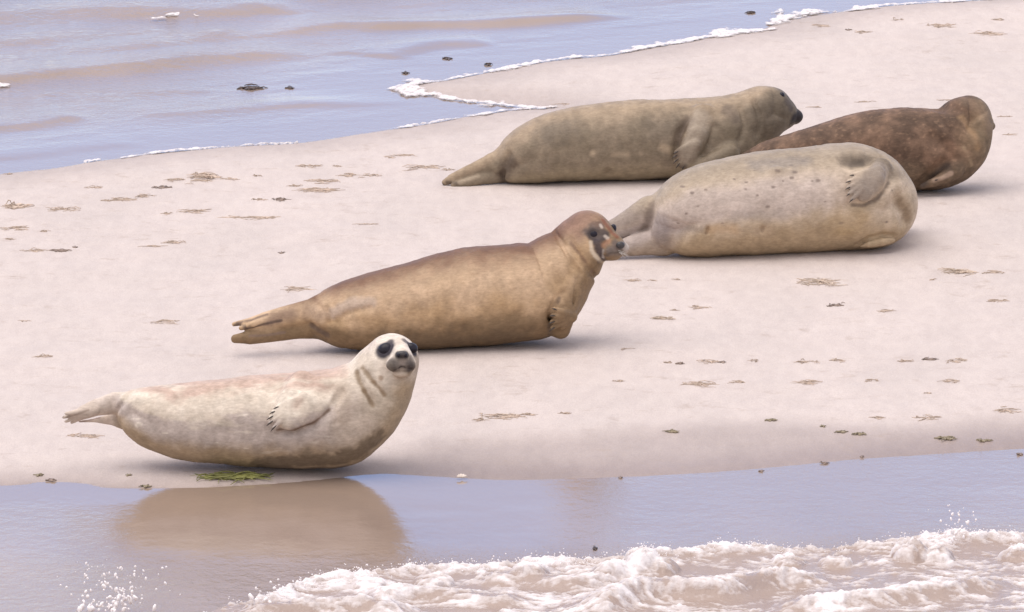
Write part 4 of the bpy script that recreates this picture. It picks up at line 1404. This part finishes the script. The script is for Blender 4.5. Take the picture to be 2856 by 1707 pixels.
def spray_along(label, line, n, seed):
    rn = np.random.RandomState(seed)
    V, F = ICO1
    parts = []
    for i in range(n):
        k = rn.randint(0, len(line))
        c = line[k] + np.array([rn.normal(0, 0.004), rn.normal(0, 0.012), abs(rn.normal(0, 0.008)) + 0.001])
        parts.append((V * rn.uniform(0.0008, 0.0021) * np.array([1.3, 1, rn.uniform(0.7, 1.5)]) + c, F))
    o = join_geo('spray', parts, M_DROP)
    tag(o, label, 'spray', kind='stuff')


def spray(label, centre, spreadx, h, n, seed, r=(0.003, 0.008), base=0.02, col=0):
    rn = np.random.RandomState(seed)
    V, F = ICO2
    parts = []
    for i in range(n):
        hh = h * rn.rand() ** 1.6
        c = np.array([rn.normal(0, spreadx * (0.6 + 0.4 * hh / h)), rn.normal(0, 0.03), base + hh])
        rr = rn.uniform(*r) * (1.25 - 0.7 * hh / h)
        a = rn.uniform(-0.6, 0.6)
        S_ = V * np.array([rn.uniform(0.7, 1.3), 0.9, rn.uniform(0.8, 2.0)]) * rr
        S_ = S_ * (1 + 0.25 * pnoise(V * 1.6 + i))[:, None]
        S_ = np.stack([S_[:, 0] * math.cos(a) - S_[:, 2] * math.sin(a), S_[:, 1], S_[:, 0] * math.sin(a) + S_[:, 2] * math.cos(a)], 1)
        parts.append((S_ + c, F))
    o = join_geo('spray', parts, M_DROP)
    p = ground(*centre, 0.02)
    o.location = (p[0], p[1], 0.0)
    tag(o, label, 'spray', kind='stuff')


kk = (s > 0.01) & (s < 0.16) & (gate > 0.4) & (xf > -1.1) & (xf < 1.9)
spray_along('fine white froth flung up along the crest of the breaking wave', np.stack([xf, yf, Zf], 1)[kk], 1500, 77)
spray('burst of white droplets splashing up at the lower left', (320, 1700), 0.080, 0.135, 170, 2, (0.0014, 0.0055))
spray('few white drops thrown up left of the breaking wave', (735, 1715), 0.035, 0.11, 16, 5, (0.003, 0.008))
spray('thin splash of drops above the foam head at right', (2650, 1525), 0.045, 0.10, 34, 8, (0.0018, 0.0042), base=0.05)

# ------------------------------------------------------------------ seaweed and other drift
def strand_set(rn, hw, depth, n, rad, tall, curl=0.5):
    parts = []
    tall = min(tall, 0.25 * hw)
    depth = min(depth, 0.8 * hw)
    for i in range(n):
        main = i == 0
        L = hw * (1.7 if main else rn.uniform(0.3, 0.95))
        cx = 0.0 if main else float(np.clip(rn.normal(0, hw * 0.36), -hw * 0.75, hw * 0.75))
        cy = 0.0 if main else rn.normal(0, depth * 0.4)
        ang = rn.normal(0, 0.12 if main else 0.6)
        m = 7
        tt = np.linspace(-0.5, 0.5, m)
        bend = rn.normal(0, curl * (0.3 if main else 1))
        zt = abs(rn.normal(0, tall * 0.5))
        px = cx + tt * L * math.cos(ang) + rn.normal(0, 0.002, m)
        py = cy + tt * L * math.sin(ang) + bend * L * (tt ** 2) + rn.normal(0, 0.003, m)
        pz = rad * 0.6 + zt * np.clip(1 - (2 * tt) ** 2, 0, 1) * rn.uniform(0.3, 1) + abs(rn.normal(0, 0.001, m))
        r = rad * rn.uniform(0.6, 1.3) * (1 - 0.7 * np.abs(2 * tt) ** 2) + 0.0003
        parts.append(tube_geo(np.stack([px, py, pz], 1), r, 5))
    return parts


def lump_geo(rn, cx, cy, rx, ry, rz):
    V, F = ICO2
    S_ = V * np.array([rx, ry, rz])
    S_ = S_ * (1 + 0.45 * pnoise(V * 1.8 + rn.uniform(0, 50)))[:, None]
    return (S_ + np.array([cx, cy, rz * 0.3]), F)


def drift(X, Y, hw, kind, label, group=None, seed=None, name='seaweed'):
    rn = np.random.RandomState((int(X * 7 + Y * 13) if seed is None else seed) % 99991)
    p = on_ground(X, Y)
    mpp = np.linalg.norm(p - CAM) * KPX
    w_ = hw * mpp
    if kind == 'wisp':
        parts = strand_set(rn, w_, 0.045, max(6, int(hw * 0.36)), 0.0010, 0.006); mat = M_DRY
    elif kind == 'pale':
        parts = strand_set(rn, w_, 0.09, max(8, int(hw * 0.55)), 0.0012, 0.014, 0.9); mat = M_PALE
    elif kind == 'thin':
        parts = strand_set(rn, w_, 0.018, max(3, int(hw * 0.10)), 0.0011, 0.004, 0.15); mat = M_DRY
    elif kind == 'tuft':
        parts = strand_set(rn, w_, 0.07, max(10, int(hw * 0.7)), 0.0015, 0.022, 0.9); mat = M_DRY
        parts += [lump_geo(rn, rn.normal(0, w_ * 0.25), rn.normal(0, 0.02), w_ * 0.22, 0.02, 0.006) for _ in range(2)]
    elif kind == 'dark':
        parts = strand_set(rn, w_, 0.03, max(5, int(hw * 0.5)), 0.0013, 0.005, 0.6); mat = M_DARK
        parts += [lump_geo(rn, 0, 0, w_ * 0.5, 0.014, 0.003), lump_geo(rn, w_ * 0.15, 0.0, w_ * 0.2, 0.01, 0.005)]
    elif kind == 'float':
        mat = M_FLOAT
        parts = strand_set(rn, w_ * 1.2, 0.04, 22 if hw > 20 else 9, 0.0022, 0.009 if hw > 20 else 0.006, 0.6)
        parts += [lump_geo(rn, rn.uniform(-0.45, 0.45) * w_, rn.normal(0, 0.015), w_ * rn.uniform(0.25, 0.5), 0.03, 0.006 if hw > 20 else 0.004) for _ in range(5 if hw > 20 else 2)]
    elif kind == 'olive':
        mat = M_OLIVE
        parts = strand_set(rn, w_, 0.03, max(5, int(hw * 0.45)), 0.0019, 0.005, 0.4)
        parts += [lump_geo(rn, rn.uniform(-0.4, 0.4) * w_, 0, w_ * 0.3, 0.015, 0.0035)]
    elif kind == 'green':
        mat = M_GREEN
        parts = strand_set(rn, w_ * 1.35, 0.045, 70, 0.0018, 0.012, 0.7)
        for dx in (-0.45, -0.25, 0.05, 0.3, 0.42, 0.15):
            parts += [lump_geo(rn, dx * w_, rn.normal(0, 0.012), w_ * 0.2, 0.022, 0.008)]
    o = join_geo(name, parts, mat)
    o.location = p
    tag(o, label, 'seaweed', group)
    return o


g = 'dry seaweed wisps on the sand at left'
lb = 'thin wisp of dry brown seaweed on the open sand at left'
for X, Y, hw in ((177, 584, 55), (259, 523, 28), (345, 557, 45), (407, 548, 36), (483, 503, 35), (540, 591, 55), (461, 597, 20), (40, 637, 45), (31, 668, 18),
                 (128, 646, 16), (487, 677, 38), (718, 490, 14), (726, 557, 26), (639, 500, 30), (97, 700, 40), (20, 486, 16), (560, 505, 40), (300, 560, 24)):
    drift(X, Y, hw, 'wisp', lb, g)
g = 'seaweed wisps below the far left shoreline'
lb = 'dry seaweed wisp on sand between the foam line and tan seal'
for X, Y, hw in ((859, 464, 40), (939, 464, 14), (975, 490, 46), (1041, 490, 26), (899, 507, 52), (877, 531, 75), (1127, 434, 36), (1185, 467, 62), (1254, 475, 20), (820, 520, 24), (1090, 440, 20)):
    drift(X, Y, hw, 'wisp', lb, g)
drift(42, 577, 46, 'tuft', 'bushy tuft of dry seaweed at the left picture edge')
drift(571, 494, 58, 'tuft', 'largest bushy brown seaweed tuft below the foam line at left')
drift(452, 524, 30, 'dark', 'small dark seaweed knot left of the largest bushy tuft')
drift(784, 557, 30, 'dark', 'dark flat seaweed knot behind the tan seal, above its tail')
drift(168, 699, 36, 'dark', 'thick dark seaweed bundle lying alone on left sand')
drift(208, 690, 10, 'dark', 'small dark curled bit at the right end of the dark bundle')
drift(700, 608, 110, 'thin', 'long thin straight seaweed stalk on the sand behind the tan seal')
drift(425, 688, 50, 'thin', 'faint thin stalk lying above the tan seal flippers at left')
drift(1019, 626, 46, 'thin', 'thin lone stalk on sand above the back of the tan seal')
drift(784, 706, 11, 'dark', 'tiny brown speck of weed above the tan seal hips')
drift(460, 897, 46, 'wisp', 'dry seaweed wisp left of the tan seal flipper tips')
drift(828, 808, 54, 'wisp', 'seaweed wisp just above the lower back of the tan seal')
drift(121, 995, 30, 'wisp', 'small wisp alone on sand above the pale pup flippers')
drift(236, 1217, 52, 'wisp', 'brown wisp on sand under the raised flippers of the pale pup')
drift(70, 895, 24, 'thin', 'faint short stalk on bare sand at the left edge')
g = 'seaweed wisps on the sand right of the tan seal'
lb = 'thin dry seaweed wisp on sand in front of the stout pale seal'
for X, Y, hw in ((1765, 783, 30), (1820, 783, 14), (1886, 780, 12), (1947, 858, 36), (1881, 866, 16), (2468, 868, 30), (2603, 780, 15), (2771, 761, 36), (2785, 839, 36)):
    drift(X, Y, hw, 'wisp' if hw > 20 else 'thin', lb, g)
drift(2282, 789, 74, 'pale', 'wide pale bleached seaweed tangle below the stout pale seal')
drift(2678, 760, 60, 'pale', 'bushy bleached seaweed tangle right of the stout pale seal')
drift(1844, 889, 38, 'pale', 'faint pale seaweed tangle right of the tan seal chest')
drift(2333, 852, 26, 'dark', 'small dark peaked seaweed knot below the wide pale tangle')
drift(2594, 1003, 28, 'dark', 'dark peaked seaweed knot in the right half of the weed row')
g = 'row of seaweed wisps across the lower right sand'
lb = 'thin dry wisp in the rows of seaweed on lower right sand'
for X, Y, hw in ((1979, 1010, 36), (2249, 1010, 38), (2338, 1006, 26), (2524, 1008, 28), (2664, 1008, 36), (1956, 1073, 62), (2058, 1067, 26), (2249, 1067, 52), (2645, 1064, 36), (1728, 1064, 20),
                 (2589, 1097, 12), (1863, 1012, 14), (2100, 1007, 18), (2430, 1062, 20)):
    drift(X, Y, hw, 'wisp', lb, g)
drift(1751, 974, 26, 'thin', 'short dark stalk on sand right of the pale pup head')
drift(1895, 1014, 16, 'dark', 'leftmost dark speck in the row of weed at lower right')
drift(2016, 1011, 14, 'dark', 'second dark speck in the weed row, right of the leftmost')
g = 'seaweed bits on the damp sand margin'
lb = 'thin brown wisp along the upper edge of damp sand right of pup'
for X, Y, hw in ((1400, 1162, 76), (1340, 1172, 30), (1575, 1153, 22), (1480, 1157, 24), (2586, 1166, 40), (2807, 1145, 46), (2450, 1166, 24)):
    drift(X, Y, hw, 'wisp', lb, g)
g = 'olive seaweed strips on the damp sand'
lb = 'olive seaweed strip on damp sand near the lower right waterline'
for X, Y, hw in ((1872, 1205, 30), (2146, 1173, 20), (2395, 1212, 18), (2634, 1225, 34), (2296, 1190, 10)):
    drift(X, Y, hw, 'olive', lb, g)
drift(2348, 1206, 22, 'olive', 'forked olive seaweed piece in the middle of the damp sand')
drift(2745, 1232, 26, 'olive', 'humped olive seaweed clump near the right edge waterline')
drift(2300, 1293, 14, 'dark', 'dark bit of weed lying in the water edge at lower right')
g = 'tiny dark weed bits at the front waterline'
lb = 'tiny dark speck of weed at the front waterline'
for X, Y, hw in ((2124, 1315, 9), (2403, 1275, 7), (2846, 1268, 12), (1730, 1333, 6)):
    drift(X, Y, hw, 'dark', lb, g)
drift(655, 1332, 92, 'green', 'bright green seaweed strip on wet sand below the pale pup')
drift(358, 1326, 11, 'olive', 'small olive sprig on wet sand left of the green seaweed')
drift(143, 1340, 17, 'dark', 'dark weed bit on wet sand at the lower left waterline')
drift(409, 1358, 18, 'olive', 'thin olive strip at the waterline below the pup belly')
drift(105, 1327, 13, 'olive', 'small olive scrap at the far left of the wet sand')
drift(698, 247, 36, 'float', 'largest dark clump of seaweed floating in the left sea')
drift(806, 247, 12, 'float', 'small dark weed just right of the largest floating clump')
drift(1247, 164, 15, 'float', 'dark floating weed above left of the foam tongue')
drift(1362, 181, 12, 'float', 'small dark floating weed close to the foam edge')
drift(1132, 205, 9, 'float', 'tiny floating weed just above the tip of the foam tongue')
drift(2094, 37, 15, 'float', 'dark floating weed near the top foam patch')
drift(1660, 1532, 7, 'float', 'tiny dark weed bit just behind the breaking wave')
g = 'seaweed wisps on the top right sand'
lb = 'faint seaweed wisp on the far sand at top right'
for X, Y, hw in ((2502, 56, 20), (2405, 91, 26), (2622, 71, 50), (2786, 56, 20), (2757, 95, 56), (2290, 72, 30)):
    drift(X, Y, hw, 'wisp', lb, g)
drift(2366, 84, 9, 'dark', 'small dark upright weed knot on the far top right sand')
g = 'seaweed wisps behind the two rear seals'
lb = 'thin seaweed stalk on sand behind the rear seals'
for X, Y, hw in ((1568, 291, 36), (2271, 300, 26), (2801, 326, 26), (2816, 376, 28), (2413, 285, 36), (2640, 280, 24)):
    drift(X, Y, hw, 'thin', lb, g)

# a bleached shell at the waterline
p = on_ground(1288, 1337)
a_ = np.linspace(0, math.pi, 13)
V, F = [], []
for i, t in enumerate(np.linspace(0.05, 1, 7)):
    for j, an in enumerate(a_):
        rr = 0.016 * t * (1 + 0.06 * (-1) ** j)
        V.append((rr * math.cos(an), rr * math.sin(an) * 0.9, 0.004 + 0.007 * math.sin(math.pi * t * 0.8) * (0.8 + 0.2 * (-1) ** j)))
for i in range(6):
    for j in range(12):
        F.append((i * 13 + j, i * 13 + j + 1, (i + 1) * 13 + j + 1, (i + 1) * 13 + j))
sh = mesh_np('shell', np.array(V), F, M_SHELL)
so = sh.modifiers.new('thick', 'SOLIDIFY'); so.thickness = 0.002
sh.location = p
sh.rotation_euler = (0.5, 0, 0.3)
tag(sh, 'small bleached shell in shallow water right of the pup reflection', 'shell')
